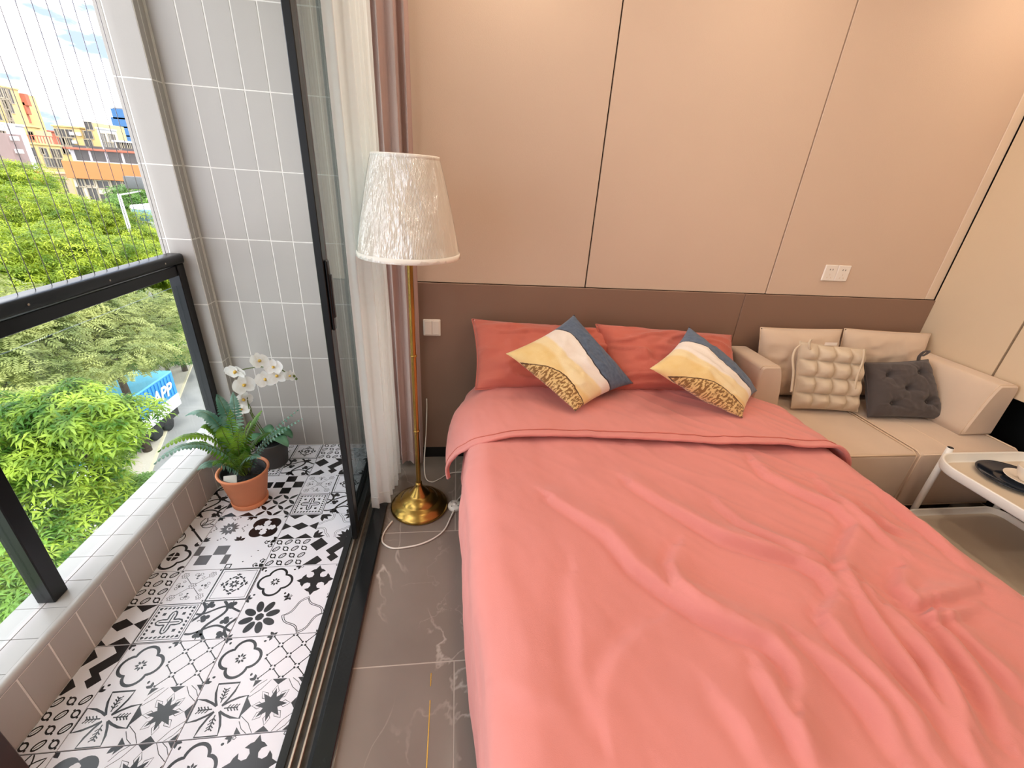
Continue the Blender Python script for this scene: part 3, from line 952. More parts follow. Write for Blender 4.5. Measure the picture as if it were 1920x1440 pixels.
MB().lathe([(RB + 0.001, ZB - 0.002), (RB + 0.004, ZB - 0.001), (RB + 0.0035, ZB + 0.017), (RB - 0.001, ZB + 0.018)], 64, (LX, LY, 0)).build('bottom_band', m_shade, sh)
MB().lathe([(RT - 0.002, ZT - 0.012), (RT + 0.003, ZT - 0.012), (RT + 0.003, ZT + 0.001), (RT - 0.002, ZT + 0.002)], 64, (LX, LY, 0)).build('top_band', m_shade, sh)
def wrapmod(k, j):
    a = k / 160 * 2 * PI
    f = 0.020 + 0.012 * abs(noise3(3.2 * math.cos(a), 3.2 * math.sin(a), j * 0.05)) + 0.03 * max(0, noise3(9 * math.cos(a), 9 * math.sin(a), j * 0.16 + 5)) ** 1.4
    return 1 + f
mw_ = bpy.data.materials.new('clear_plastic_wrap')
mw_.use_nodes = True
t_ = mw_.node_tree
t_.nodes.clear()
o_ = t_.nodes.new('ShaderNodeOutputMaterial'); x_ = t_.nodes.new('ShaderNodeMixShader')
tr_ = t_.nodes.new('ShaderNodeBsdfTransparent'); tr_.inputs['Color'].default_value = (0.97, 0.97, 0.97, 1)
gl_ = t_.nodes.new('ShaderNodeBsdfGlossy'); gl_.inputs['Roughness'].default_value = 0.16
lw_ = t_.nodes.new('ShaderNodeLayerWeight'); lw_.inputs['Blend'].default_value = 0.25
nz_ = t_.nodes.new('ShaderNodeTexNoise'); nz_.inputs['Scale'].default_value = 14; nz_.inputs['Detail'].default_value = 4
tc_ = t_.nodes.new('ShaderNodeTexCoord'); mp_ = t_.nodes.new('ShaderNodeMapping'); mp_.inputs['Scale'].default_value = (1, 1, 0.3)
bp_ = t_.nodes.new('ShaderNodeBump'); bp_.inputs['Strength'].default_value = 1.0; bp_.inputs['Distance'].default_value = 0.06
t_.links.new(tc_.outputs['Object'], mp_.inputs['Vector']); t_.links.new(mp_.outputs['Vector'], nz_.inputs['Vector']); t_.links.new(nz_.outputs['Fac'], bp_.inputs['Height'])
t_.links.new(bp_.outputs['Normal'], gl_.inputs['Normal'])
ad_ = t_.nodes.new('ShaderNodeMath'); ad_.operation = 'ADD'; ad_.inputs[1].default_value = 0.15
pq_ = t_.nodes.new('ShaderNodeMath'); pq_.operation = 'POWER'; pq_.inputs[1].default_value = 3.0
t_.links.new(lw_.outputs['Facing'], pq_.inputs[0]); t_.links.new(pq_.outputs[0], ad_.inputs[0]); t_.links.new(ad_.outputs[0], x_.inputs['Fac'])
t_.links.new(tr_.outputs[0], x_.inputs[1]); t_.links.new(gl_.outputs[0], x_.inputs[2]); t_.links.new(x_.outputs[0], o_.inputs['Surface'])
MB().lathe(pts_sh, 160, (LX, LY, 0), 0, True, wrapmod).build('plastic_wrap', mw_, sh)['label'] = 'crinkled clear plastic wrap'
MB().tube([(LX + RT * math.cos(a), LY + RT * math.sin(a), ZT - 0.02) if r else (LX, LY, ZT - 0.02) for a, r in ((0, 1), (0, 0), (2.1, 0), (2.1, 1), (2.1, 0), (4.2, 0), (4.2, 1))], 0.002, 5).build('shade_ring', m_brass, lp)
set_base(lp, (LX, LY, 0))
cord = thing('lamp_cord', 'white lamp cord with round foot switch looping on the marble floor', 'cord')
cp = [(-0.30, 1.60, 0.006), (-0.327, 1.53, 0.005), (-0.326, 1.472, 0.005), (-0.279, 1.434, 0.005), (-0.215, 1.436, 0.005), (-0.154, 1.451, 0.005), (-0.094, 1.486, 0.005), (-0.052, 1.535, 0.005), (-0.026, 1.61, 0.006), (-0.008, 1.66, 0.012)]
cq = [(0.0, 1.715, 0.012), (0.02, 1.755, 0.006), (0.045, 1.80, 0.005), (0.10, 1.84, 0.005)]
cr_ = [(-0.162, 2.10, 0.40), (-0.163, 2.095, 0.32), (-0.168, 2.06, 0.2), (-0.175, 1.98, 0.07), (-0.165, 1.915, 0.012), (-0.13, 1.885, 0.006), (-0.09, 1.91, 0.005), (-0.03, 1.96, 0.005), (0.1, 1.97, 0.005)]
def smooth_path(P, n=8):
    P = [Vector(p) for p in P]
    out = []
    for i in range(len(P) - 1):
        p0, p1, p2, p3 = P[max(i - 1, 0)], P[i], P[i + 1], P[min(i + 2, len(P) - 1)]
        for k in range(n):
            t = k / n
            out.append(0.5 * ((2 * p1) + (p2 - p0) * t + (2 * p0 - 5 * p1 + 4 * p2 - p3) * t * t + (3 * p1 - p0 - 3 * p2 + p3) * t ** 3))
    return out + [P[-1]]
MB().tube(smooth_path(cp), 0.0038, 8).build('cable', m_cable, cord)
MB().tube(smooth_path(cq), 0.0038, 8).build('cable', m_cable, cord)
MB().tube(smooth_path(cr_), 0.003, 8).build('cable', m_cable, cord)
sw = MB().lathe([(0.0005, 0.0), (0.034, 0.0), (0.035, 0.006), (0.034, 0.016), (0.030, 0.021), (0.012, 0.023), (0.0005, 0.023)], 32, (-0.006, 1.688, 0.0)).build('foot_switch', m_cable, cord)
MB().lathe([(0.0005, 0.026), (0.010, 0.025), (0.011, 0.022)], 16, (-0.006, 1.688, 0.0)).build('button', m_plastic, sw)
for k in range(4):
    a = PI / 4 + k * PI / 2
    MB().lathe([(0.0003, 0.0228), (0.0026, 0.0226), (0.003, 0.021)], 8, (-0.006 + 0.022 * math.cos(a), 1.688 + 0.022 * math.sin(a), 0.0)).build('screw', m_rail, sw)
set_base(cord, (-0.15, 1.6, 0))

# ------------------------------------------------------------------ switch and socket
ls = thing('light_switch', 'white double rocker light switch on the headboard beside the curtain', 'switch')
MB().box(-0.169, -0.083, YH - 0.009, YH, 0.760, 0.846, bev=0.003).build('cover_plate', m_plastic, ls)
for a, b in ((-0.162, -0.127), (-0.125, -0.090)):
    MB().box(a, b, YH - 0.013, YH - 0.006, 0.767, 0.839, bev=0.002).build('rocker', m_plastic, ls)
set_base(ls, (-0.126, YH, 0.76))
so = thing('wall_socket', 'white double power socket on the beige wall above the sofa', 'socket')
m_hole = M('socket_hole', '2a2422', rough=0.8)
for k in range(2):
    x = 1.944 + 0.0765 * k
    pt = MB().box(x, x + 0.0750, YW - 0.009, YW, 1.112, 1.196, bev=0.003).build('cover_plate', m_plastic, so)
    for dx, dz, a in ((-0.008, 0.018, 0.0), (0.008, 0.018, 0.0), (0.0, -0.008, 0.0), (-0.011, -0.024, 0.5), (0.011, -0.024, -0.5)):
        h = MB().box(-0.0016, 0.0016, -0.0006, 0.001, -0.004, 0.004).build('slot', m_hole if dz > 0 else m_trim, pt, (x + 0.0375 + dx, YW - 0.0091, 1.154 + dz))
        h.rotation_euler = (0, a, 0)
set_base(so, (2.02, YW, 1.112))

# ------------------------------------------------------------------ bed
bed = thing('bed', 'double bed with grey mattress against the brown headboard', 'bed')
MB().bbox(0.10, 1.46, 0.02, 2.10, 0.03, 0.26, 0.02, 0, 2).build('base', m_bedbase, bed)
MB().bbox(0.075, 1.485, 0.0, 2.105, 0.26, 0.50, 0.05, 0, 3).build('mattress', m_matt, bed)
for x_, y_ in ((0.15, 0.1), (1.41, 0.1), (0.15, 2.0), (1.41, 2.0)):
    MB().lathe([(0.03, 0.0), (0.03, 0.035)], 12, (x_, y_, 0)).build('leg', m_bedbase, bed)
set_base(bed, (0.78, 1.05, 0))

# duvet: cross-section runs hem - left side - top - right side - hem, ribs along y
ZTOP = 0.575
def cross(v, xl, xr, ztop, r, zl, zr, bulge=0.0):
    """v in [0,1] -> x, z, top weight"""
    La, Lt, Lb = (ztop - r - zl), (xr - xl - 2 * r), (ztop - r - zr)
    Q = PI * r / 2
    tot = La + Q + Lt + Q + Lb
    s = v * tot
    if s < La:
        t = s / La
        return xl - bulge * math.sin(PI * t) * 0.6, zl + s, 0.0
    s -= La
    if s < Q:
        a = s / r
        return xl + r - r * math.cos(a), ztop - r + r * math.sin(a), a / (PI / 2)
    s -= Q
    if s < Lt:
        return xl + r + s, ztop, 1.0
    s -= Lt
    if s < Q:
        a = s / r
        return xr - r + r * math.sin(a), ztop - r + r * math.cos(a), 1 - a / (PI / 2)
    s -= Q
    return xr + bulge * math.sin(PI * s / Lb) * 0.4, ztop - r - s, 0.0
def zpx(L):
    """zoom-crop pixel list -> plan points on the duvet top"""
    return np.array([onz(820 + u * 0.573, 760 + v * 0.573, ZTOP + 0.01)[:2] for u, v in L])
FOLDS = [  # polyline, height, sharp width, soft width, side
    (zpx([(380, 300), (560, 420), (650, 520), (760, 600), (860, 670), (960, 720), (1080, 770), (1160, 850), (1190, 930), (1180, 990)]), 0.021, 0.012, 0.06),
    (zpx([(640, 250), (780, 340), (940, 430), (1060, 470), (1180, 500), (1280, 560), (1310, 630), (1270, 700)]), 0.020, 0.012, 0.05),
    (zpx([(920, 320), (1000, 390), (1100, 440), (1200, 490), (1330, 530)]), 0.012, 0.010, 0.04),
    (zpx([(1040, 180), (1080, 230), (1200, 290), (1310, 340), (1370, 400), (1340, 470), (1320, 530), (1330, 600)]), 0.018, 0.012, 0.05),
    (zpx([(790, 460), (770, 520), (790, 590), (850, 640), (930, 690)]), 0.015, 0.012, 0.05),
    (zpx([(1340, 560), (1420, 700), (1520, 850), (1640, 1000), (1720, 1130)]), 0.022, 0.012, 0.035),
    (zpx([(1400, 600), (1500, 740), (1600, 860), (1680, 1000), (1760, 1160)]), 0.017, 0.010, 0.03),
    (zpx([(1620, 690), (1680, 800), (1780, 930), (1860, 1080)]), 0.020, 0.012, 0.04),
    (zpx([(1520, 540), (1515, 600), (1560, 650), (1640, 630), (1760, 590)]), 0.022, 0.012, 0.04),
    (zpx([(1060, 880), (1130, 1000), (1190, 1100), (1230, 1180)]), 0.018, 0.012, 0.04),
    (zpx([(1200, 780), (1350, 900), (1440, 1000), (1520, 1130)]), 0.021, 0.014, 0.05),
    (zpx([(1480, 680), (1560, 780), (1640, 900), (1740, 1060)]), 0.016, 0.010, 0.03),
    (zpx([(1270, 700), (1340, 800), (1420, 900), (1540, 1020), (1600, 1120)]), 0.018, 0.012, 0.04),
    (zpx([(1250, 240), (1330, 330), (1420, 420), (1500, 470)]), 0.014, 0.012, 0.04),
    (zpx([(1430, 260), (1540, 360), (1640, 440), (1730, 520)]), 0.014, 0.010, 0.03),
    (zpx([(1400, 330), (1470, 400), (1530, 420)]), 0.014, 0.010, 0.03),
    (zpx([(1540, 660), (1600, 700), (1680, 690), (1780, 640)]), 0.012, 0.010, 0.03),
    (zpx([(1660, 680), (1760, 790), (1860, 880), (1920, 940)]), 0.016, 0.012, 0.05),
    (zpx([(450, 560), (470, 700), (480, 850), (520, 980)]), 0.008, 0.02, 0.07),
    (zpx([(700, 720), (620, 800), (560, 900), (560, 1020)]), 0.008, 0.02, 0.08),
    (zpx([(230, 880), (300, 930), (420, 960)]), 0.008, 0.02, 0.05),
    (zpx([(930, 960), (1000, 1040), (1060, 1150)]), 0.010, 0.014, 0.05),
]
def fold_height(X, Y, folds=FOLDS):
    H = np.zeros_like(X)
    for pts, h, w1, w2 in folds:
        best = np.full(X.shape, 9.0); sgn = np.zeros_like(X); tt = np.zeros_like(X)
        n = len(pts) - 1
        for i in range(n):
            a, b = pts[i], pts[i + 1]
            d = b - a
            L2 = d @ d
            t = np.clip(((X - a[0]) * d[0] + (Y - a[1]) * d[1]) / L2, 0, 1)
            px, py = X - (a[0] + t * d[0]), Y - (a[1] + t * d[1])
            dist = np.hypot(px, py)
            cr = d[0] * py - d[1] * px
            m = dist < best
            best = np.where(m, dist, best); sgn = np.where(m, cr, sgn); tt = np.where(m, (i + t) / n, tt)
        w = np.where(sgn > 0, w2, w1)
        fade = np.sin(PI * np.clip(0.12 + 0.8 * tt, 0, 1)) ** 0.7
        h = h * 1.5
        H += h * fade * np.exp(-(best / w) ** 2)
        H -= 0.35 * h * fade * np.exp(-((best - 2.0 * w1) / (1.2 * w1)) ** 2) * (sgn < 0)
    return H
def fbm(X, Y, sx, sy, seed, oct=3):
    out = np.zeros(X.shape)
    it = np.nditer(X, flags=['multi_index'])
    for _ in it:
        i = it.multi_index
        out[i] = mnoise.fractal(Vector((X[i] * sx, Y[i] * sy, seed)), 1.0, 2.0, oct)
    return out
def cross_flap(v, xs, xl, xr, ztop, zl, zr, r):
    # left side falls away on a quarter ellipse, right side like the duvet
    a1 = 0.5 * PI * math.sqrt(0.5 * ((xs - xl) ** 2 + (ztop - zl) ** 2)) 
    Lt, Q, Lb = xr - r - xs, PI * r / 2, ztop - r - zr
    s = v * (a1 + Lt + Q + max(Lb, 0.01))
    if s < a1:
        a = (1 - s / a1) * PI / 2
        return xs - (xs - xl) * math.sin(a), zl + (ztop - zl) * math.cos(a), 1 - a / (PI / 2) * 0.8
    s -= a1
    if s < Lt:
        return xs + s, ztop, 1.0
    s -= Lt
    if s < Q:
        a = s / r
        return xr - r + r * math.sin(a), ztop - r + r * math.cos(a), 1 - a / (PI / 2)
    s -= Q
    return xr, ztop - r - s, 0.0
def duvet_sheet(ya, yb, nu, nv, xl, xr, ztop, r, zl, zr, seed, hem_fn=None, folds=True, zl_fn=None, xl_fn=None, puff=0.01, xr_fn=None, zr_fn=None, flap=None):
    P = np.zeros((nu + 1, nv + 1, 3)); Wt = np.zeros((nu + 1, nv + 1))
    for i in range(nu + 1):
        u = i / nu
        for j in range(nv + 1):
            v = j / nv
            y0 = ya + (yb - ya) * u
            ye = hem_fn(v, yb) if hem_fn else yb
            y = ya + (ye - ya) * u
            _xl = xl_fn(y) if xl_fn else xl
            _zl = zl_fn(u) if zl_fn else zl
            _xr = xr_fn(y) if xr_fn else xr
            _zr = zr_fn(u) if zr_fn else zr
            x, z, w = cross_flap(v, flap, _xl, _xr, ztop, _zl, _zr, r) if flap else cross(v, _xl, _xr, ztop, r, _zl, _zr, 0.012)
            P[i, j] = (x, y, z); Wt[i, j] = w
    X, Y, Z = P[..., 0], P[..., 1], P[..., 2]
    big = fbm(X * 1.0 + Z * 1.5, Y, 3.0, 2.4, seed, 2)
    fine = fbm(X + Z, Y + X * 0.8, 9.0, 5.0, seed + 5, 3)
    dg = 1 - np.abs(fbm((X + Y) * 0.75, (X - Y) * 0.75, 9.0, 2.2, seed + 8, 2))
    H = puff * big + 0.0035 * fine + 0.0055 * np.clip(dg, 0, 1) ** 3 * (0.25 + 0.75 * smoothstep(0.35, 1.2, X))
    if folds:
        H = H + fold_height(X, Y) * np.clip(Wt * 1.6, 0, 1)
    ang = Wt * PI / 2
    left = X < (xl + xr) / 2
    # displace outwards: up on top, sideways on the sides
    P[..., 2] += H * np.sin(ang)
    P[..., 0] += np.where(left, -1, 1) * (H + 0.012 * fbm(X * 0 + 1, Y, 1, 5.0, seed + 2, 2) * (1 - Wt)) * np.cos(ang)
    return P, Wt
def solid_sheet(P, name, mat, parent, th=0.02):
    o = MB().grid(P).build(name, mat, parent)
    md = o.modifiers.new('thickness', 'SOLIDIFY'); md.thickness = th; md.offset = -1
    return o
dv = thing('duvet', 'crumpled coral duvet spread over the double bed with its top folded back', 'duvet')
def xl_main(y):
    return 0.030 + 0.034 * float(smoothstep(1.3, 0.4, y)) + 0.012 * noise3(y * 3.0, 2.0)
def xr_main(y):
    return 1.585 - 0.02 * float(smoothstep(1.2, 0.3, y)) + 0.02 * noise3(y * 2.5, 7.0)
P, _ = duvet_sheet(1.60, -0.06, 230, 250, 0.03, 1.54, ZTOP, 0.10, 0.07, 0.20, 3.0, xl_fn=xl_main, xr_fn=xr_main, puff=0.014)
solid_sheet(P, 'cover', m_coral, dv, 0.03)
def hem_fold(v, yb):
    # hem of the folded-back strip: dips on the left flap
    top = 1.405 - 0.10 * smoothstep(0.25, 0.85, v)
    return float(top + 0.16 * smoothstep(0.20, 0.0, v) - 0.02 * smoothstep(0.8, 1.0, v)) + 0.006 * noise3(v * 9, 0.2)
def zl_fold(u):
    return 0.47 - 0.19 * u ** 1.4
def xl_fold(y):
    return -0.045 + 0.075 * float(smoothstep(1.72, 1.93, y))
Pf, _ = duvet_sheet(1.93, 1.40, 70, 230, -0.04, 1.60, ZTOP + 0.034, 0.11, 0.24, 0.49, 11.0, hem_fn=hem_fold, folds=False, zl_fn=zl_fold, xl_fn=xl_fold, puff=0.016, flap=0.24, xr_fn=lambda y: 1.475 + 0.14 * float(smoothstep(1.80, 1.62, y)))
fo = solid_sheet(Pf, 'folded_edge', m_coral, dv, 0.012)
nh = Pf.shape[0]
MB().tube([Vector(Pf[nh - 5, j]) + Vector((0, 0, 0.002)) for j in range(0, Pf.shape[1], 2)], 0.0022, 5).build('stitch', m_coral2, fo)
MB().tube([Vector(Pf[nh - 1, j]) + Vector((0, 0.002, -0.003)) for j in range(0, Pf.shape[1], 2)], 0.0075, 6).build('rolled_hem', m_coral, fo)
set_base(dv, (0.78, 0.75, 0.07))

# ------------------------------------------------------------------ pillows and cushions
def cushion_mesh(corners, thick, mat, name, parent, nu=44, nv=44, pinch=0.10, wr=0.006, seed=0.0, fn=None, p=2.6, flip=False):
    """closed cushion over a bilinear quad; corners: TL TR BR BL; UV runs u left-right, v bottom-top"""
    TL, TR, BR, BL = [np.array(c, float) for c in corners]
    n = np.cross(TR - BL, TL - BR)
    n = n / np.linalg.norm(n)
    if np.dot(n, CAM - TL) < 0:
        n = -n
    mb = MB(); uvs = []
    for side in (1, -1):
        Pq = np.zeros((nu + 1, nv + 1, 3))
        for i in range(nu + 1):
            for j in range(nv + 1):
                u, v = i / nu, j / nv
                a, b = 2 * u - 1, 2 * v - 1
                # edges pull in between the corners
                ua = 0.5 + 0.5 * a * (1 - pinch * (1 - b * b) * abs(a) ** 3)
                vb = 0.5 + 0.5 * b * (1 - pinch * (1 - a * a) * abs(b) ** 3)
                q = (BL * (1 - ua) + BR * ua) * (1 - vb) + (TL * (1 - ua) + TR * ua) * vb
                t = max(0.0, (1 - abs(a) ** p)) ** 0.62 * max(0.0, (1 - abs(b) ** p)) ** 0.62
                h = thick / 2 * t
                if fn is not None and side == 1:
                    h = fn(u, v, h)
                h += wr * noise3(u * 6 + seed, v * 6, seed * 2) * t + 0.4 * wr * noise3(u * 17 + seed, v * 13, seed) * t
                h += 0.9 * wr * t * max(0.0, 1 - abs(noise3(u * 3.2 + v * 2.4 + seed, v * 5.5 - u * 1.5, seed + 3)) * 3.2) ** 2 - 0.3 * wr * t
                Pq[i, j] = q + n * h * side
                uvs.append((u, v))
        mb.grid(Pq if side == 1 else Pq[:, :, :])
        if side == -1:
            pass
    mb.uv = uvs
    o = mb.build(name, mat, parent)
    bm = bmesh.new(); bm.from_mesh(o.data)
    bmesh.ops.remove_doubles(bm, verts=bm.verts[:], dist=1e-5)
    bmesh.ops.recalc_face_normals(bm, faces=bm.faces[:])
    bm.to_mesh(o.data); bm.free()
    for pgn in o.data.polygons:
        pgn.use_smooth = True
    return o
def edge_seam(corners, pinch, r, mat, parent, name='seam'):
    TL, TR, BR, BL = [np.array(c, float) for c in corners]
    pts = []
    N = 14
    for s in range(4):
        for k in range(N):
            t = k / N
            a, b = [(-1 + 2 * t, 1), (1, 1 - 2 * t), (1 - 2 * t, -1), (-1, -1 + 2 * t)][s]
            ua = 0.5 + 0.5 * a * (1 - pinch * (1 - b * b) * abs(a) ** 3)
            vb = 0.5 + 0.5 * b * (1 - pinch * (1 - a * a) * abs(b) ** 3)
            pts.append((BL * (1 - ua) + BR * ua) * (1 - vb) + (TL * (1 - ua) + TR * ua) * vb)
    pts.append(pts[0])
    return MB().tube(pts, r, 6).build(name, mat, parent)
def pillow(name, label, corners, thick, mat, seed, group=None, wr=0.024):
    e = thing(name, label, 'pillow', group)
    cushion_mesh(corners, thick, mat, 'pillowcase', e, pinch=0.05, wr=wr, seed=seed, p=3.4)
    edge_seam(corners, 0.05, 0.003, mat, e)
    cc = np.mean(np.array(corners), axis=0)
    set_base(e, (cc[0], cc[1], min(c[2] for c in corners)))
    return e
# the two coral pillows leaning on the headboard
pillow('pillow', 'left coral pillow leaning on the headboard nearest the lamp',
       [(0.072, 2.055, 0.868), (0.80, 2.05, 0.835), (0.80, 1.82, 0.605), (0.085, 1.80, 0.605)], 0.17, m_coral2, 1.3)
pillow('pillow', 'right coral pillow leaning on the headboard nearest the sofa',
       [(0.695, 2.02, 0.868), (1.47, 2.05, 0.815), (1.43, 1.80, 0.600), (0.73, 1.79, 0.605)], 0.18, m_coral2, 4.1)

def M_landscape():
    m = bpy.data.materials.new('landscape_print_cloth')
    m.use_nodes = True
    t = m.node_tree
    b = t.nodes['Principled BSDF']
    b.inputs['Roughness'].default_value = 0.85
    b.inputs['Sheen Weight'].default_value = 0.2
    uv = t.nodes.new('ShaderNodeUVMap')
    sp = t.nodes.new('ShaderNodeSeparateXYZ')
    t.links.new(uv.outputs['UV'], sp.inputs[0])
    def math_(op, a, bb=None, cc=None):
        n = t.nodes.new('ShaderNodeMath'); n.operation = op
        for i, q in enumerate((a, bb, cc)):
            if q is None:
                continue
            if isinstance(q, (int, float)):
                n.inputs[i].default_value = q
            else:
                t.links.new(q, n.inputs[i])
        return n.outputs[0]
    U, V = sp.outputs['X'], sp.outputs['Y']
    def noise(sx, sy, sc, det=2):
        mp = t.nodes.new('ShaderNodeMapping'); mp.inputs['Scale'].default_value = (sx, sy, 1)
        n = t.nodes.new('ShaderNodeTexNoise'); n.inputs['Scale'].default_value = sc; n.inputs['Detail'].default_value = det
        t.links.new(uv.outputs['UV'], mp.inputs['Vector']); t.links.new(mp.outputs['Vector'], n.inputs['Vector'])
        return n.outputs['Fac']
    def mix(f, c1, c2):
        n = t.nodes.new('ShaderNodeMixRGB')
        for i, q in ((0, f), (1, c1), (2, c2)):
            if isinstance(q, (int, float)):
                n.inputs[i].default_value = q
            elif isinstance(q, tuple):
                n.inputs[i].default_value = q + (1,)
            else:
                t.links.new(q, n.inputs[i])
        return n.outputs[0]
    def step(x, edge, soft=0.006):
        n = t.nodes.new('ShaderNodeMapRange')
        n.inputs['From Min'].default_value = edge - soft; n.inputs['From Max'].default_value = edge + soft
        t.links.new(x, n.inputs['Value'])
        return n.outputs['Result']
    def boundary(w0, amp, freq, ph, tilt=0.0):
        # V minus a wavy boundary in U
        s = math_('SINE', math_('MULTIPLY_ADD', U, freq, ph))
        e = math_('MULTIPLY_ADD', s, amp, w0)
        e = math_('MULTIPLY_ADD', U, tilt, e)
        jit = math_('MULTIPLY_ADD', noise(1, 0.3, 9), 0.03, -0.015)
        return math_('SUBTRACT', math_('SUBTRACT', V, e), jit)
    cream = mix(noise(1, 1, 7, 4), lin('f2d9a0'), lin('e2b96f'))
    pale = mix(noise(1, 1, 6, 4), lin('f6e6bf'), lin('eccf93'))
    white = mix(noise(1, 1, 5, 3), lin('f7eee6'), lin('efe2d6'))
    blue = mix(noise(1, 1, 22, 5), lin('2f4361'), lin('6d7f97'))
    brown = mix(step(noise(1.6, 1, 26, 3), 0.5, 0.03), lin('8a6232'), lin('e0bd7e'))
    col = cream
    d1 = boundary(0.24, 0.06, 6.0, 0.6)
    col = mix(step(d1, 0.0, 0.02), col, pale)
    d2 = boundary(0.41, 0.05, 5.0, 2.2)
    col = mix(step(d2, 0.0, 0.015), col, white)
    d3 = boundary(0.61, 0.045, 6.5, 0.3, -0.03)
    line = math_('LESS_THAN', math_('ABSOLUTE', d3), 0.008)
    col = mix(step(d3, 0.0, 0.004), col, blue)
    col = mix(line, col, lin('2a2730'))
    d4 = math_('MULTIPLY', boundary(0.0, 0.05, 7.0, 4.0, 0.20), -1.0)
    col = mix(step(d4, 0.0, 0.004), col, brown)
    col = mix(math_('LESS_THAN', math_('ABSOLUTE', d4), 0.006), col, lin('5a3a1e'))
    t.links.new(col, b.inputs['Base Color'])
    n2 = t.nodes.new('ShaderNodeTexNoise'); n2.inputs['Scale'].default_value = 260
    bp = t.nodes.new('ShaderNodeBump'); bp.inputs['Strength'].default_value = 0.15; bp.inputs['Distance'].default_value = 0.005
    co = t.nodes.new('ShaderNodeTexCoord'); t.links.new(co.outputs['Object'], n2.inputs['Vector'])
    t.links.new(n2.outputs['Fac'], bp.inputs['Height']); t.links.new(bp.outputs['Normal'], b.inputs['Normal'])
    return m
m_land = M_landscape()
def print_cushion(label, top, right, bottom, left, seed):
    # u axis runs left->bottom edge, v axis from the left-bottom edge to the top-right edge
    e = thing('throw_pillow', label, 'cushion', 'landscape print cushions')
    c = [top, right, bottom, left]           # TL TR BR BL of the print
    cushion_mesh(c, 0.15, m_land, 'cover', e, pinch=0.09, wr=0.008, seed=seed, p=2.4)
    set_base(e, bottom)
print_cushion('landscape print cushion with blue corner leaning on the left coral pillow', (0.574, 2.010, 0.918), (0.842, 1.775, 0.655), (0.501, 1.55, 0.628), (0.209, 1.715, 0.822), 2.0)
print_cushion('landscape print cushion with blue corner leaning on the right coral pillow', (1.142, 1.925, 0.897), (1.465, 1.73, 0.640), (1.236, 1.49, 0.625), (0.796, 1.558, 0.827), 6.0)

# ------------------------------------------------------------------ sofa
sf = thing('sofa', 'low beige modular sofa with two loose back cushions between bed and cabinets', 'sofa')
ZSEAT, SY0 = 0.476, 1.41
for a, b, nm in ((1.575, 2.1205, 'seat_module'), (2.1225, 2.688, 'seat_module')):
    mb = MB().bbox(a, b, SY0, 2.10, 0.165, ZSEAT, 0.022, 0, 3)
    sm = mb.build(nm, m_sofa, sf)
    MB().tube([(a + 0.012, SY0 + 0.006, 0.18), (a + 0.010, SY0 + 0.006, ZSEAT - 0.012), (a + 0.010, SY0 + 0.03, ZSEAT + 0.001), (a + 0.010, 2.08, ZSEAT + 0.001)], 0.0045, 6).build('piping', m_piping, sm)
    MB().tube([(b - 0.012, SY0 + 0.006, 0.18), (b - 0.010, SY0 + 0.006, ZSEAT - 0.012), (b - 0.010, SY0 + 0.03, ZSEAT + 0.001), (b - 0.010, 2.08, ZSEAT + 0.001)], 0.0045, 6).build('piping', m_piping, sm)
    MB().tube([(a + 0.02, SY0 + 0.004, ZSEAT - 0.008), (b - 0.02, SY0 + 0.004, ZSEAT - 0.008)], 0.004, 6).build('piping', m_piping, sm)
    MB().tube([(a + 0.02, SY0 + 0.004, 0.172), (b - 0.02, SY0 + 0.004, 0.172)], 0.004, 6).build('piping', m_piping, sm)
for x in (2.33,):
    MB().tube([(x, SY0 + 0.02, ZSEAT - 0.001), (x, 1.9, ZSEAT - 0.001)], 0.0025, 6).build('seat_stitch', m_piping, sf)
for x in (1.65, 2.05, 2.2, 2.6):
    for y_ in (1.52, 2.02):
        MB().lathe([(0.022, 0.0), (0.026, 0.165)], 14, (x, y_, 0)).build('leg', m_bedbase, sf)
def arm(xo, xi, xt, y0, y1, ztop, parent):
    """upright arm whose inner side curves down and inwards to the seat"""
    sec = [(xo, ZSEAT), (xo, ztop - 0.02)]
    for k in range(1, 5):
        a = PI / 2 * k / 4
        sec.append((xo + (xt - xo) / abs(xt - xo) * 0.02 * (1 - math.cos(a)), ztop - 0.02 + 0.02 * math.sin(a)))
    sec.append((xt, ztop))
    for k in range(1, 11):
        t = k / 10
        sec.append((xt + (xi - xt) * t ** 1.05, ztop - (ztop - ZSEAT) * t ** 1.7))
    n = len(sec)
    cx = sum(p[0] for p in sec) / n; cz = sum(p[1] for p in sec) / n
    mb = MB()
    ring_ = []
    for y_, s in ((y0 + 0.0, 0.90), (y0 + 0.006, 0.965), (y0 + 0.02, 1.0), (y1 - 0.02, 1.0), (y1 - 0.006, 0.965), (y1, 0.90)):
        ring_.append([(cx + (x - cx) * s, y_, max(ZSEAT, cz + (z - cz) * s)) for x, z in sec])
    vs = [p for r_ in ring_ for p in r_]
    fs = []
    for i in range(len(ring_) - 1):
        for k in range(n):
            fs.append((i * n + k, i * n + (k + 1) % n, (i + 1) * n + (k + 1) % n, (i + 1) * n + k))
    mb.add(vs, fs, 0, True)
    mb.add(ring_[0], [tuple(range(n))], 0, False)
    mb.add(ring_[-1], [tuple(range(n))[::-1]], 0, False)
    o = mb.build('arm', m_sofa, parent)
    recalc(o)
    MB().tube([(x, y0 + 0.012, z) for x, z in sec[1:]], 0.0022, 5).build('seam', m_piping, o)
arm(2.690, 2.515, 2.585, 1.555, 2.09, 0.757, sf)
arm(1.497, 1.665, 1.595, 1.785, 2.09, 0.745, sf)
MB().bbox(1.50, 1.575, 1.79, 2.10, 0.165, ZSEAT - 0.002, 0.02, 0, 2).build('end_block', m_sofa, sf)
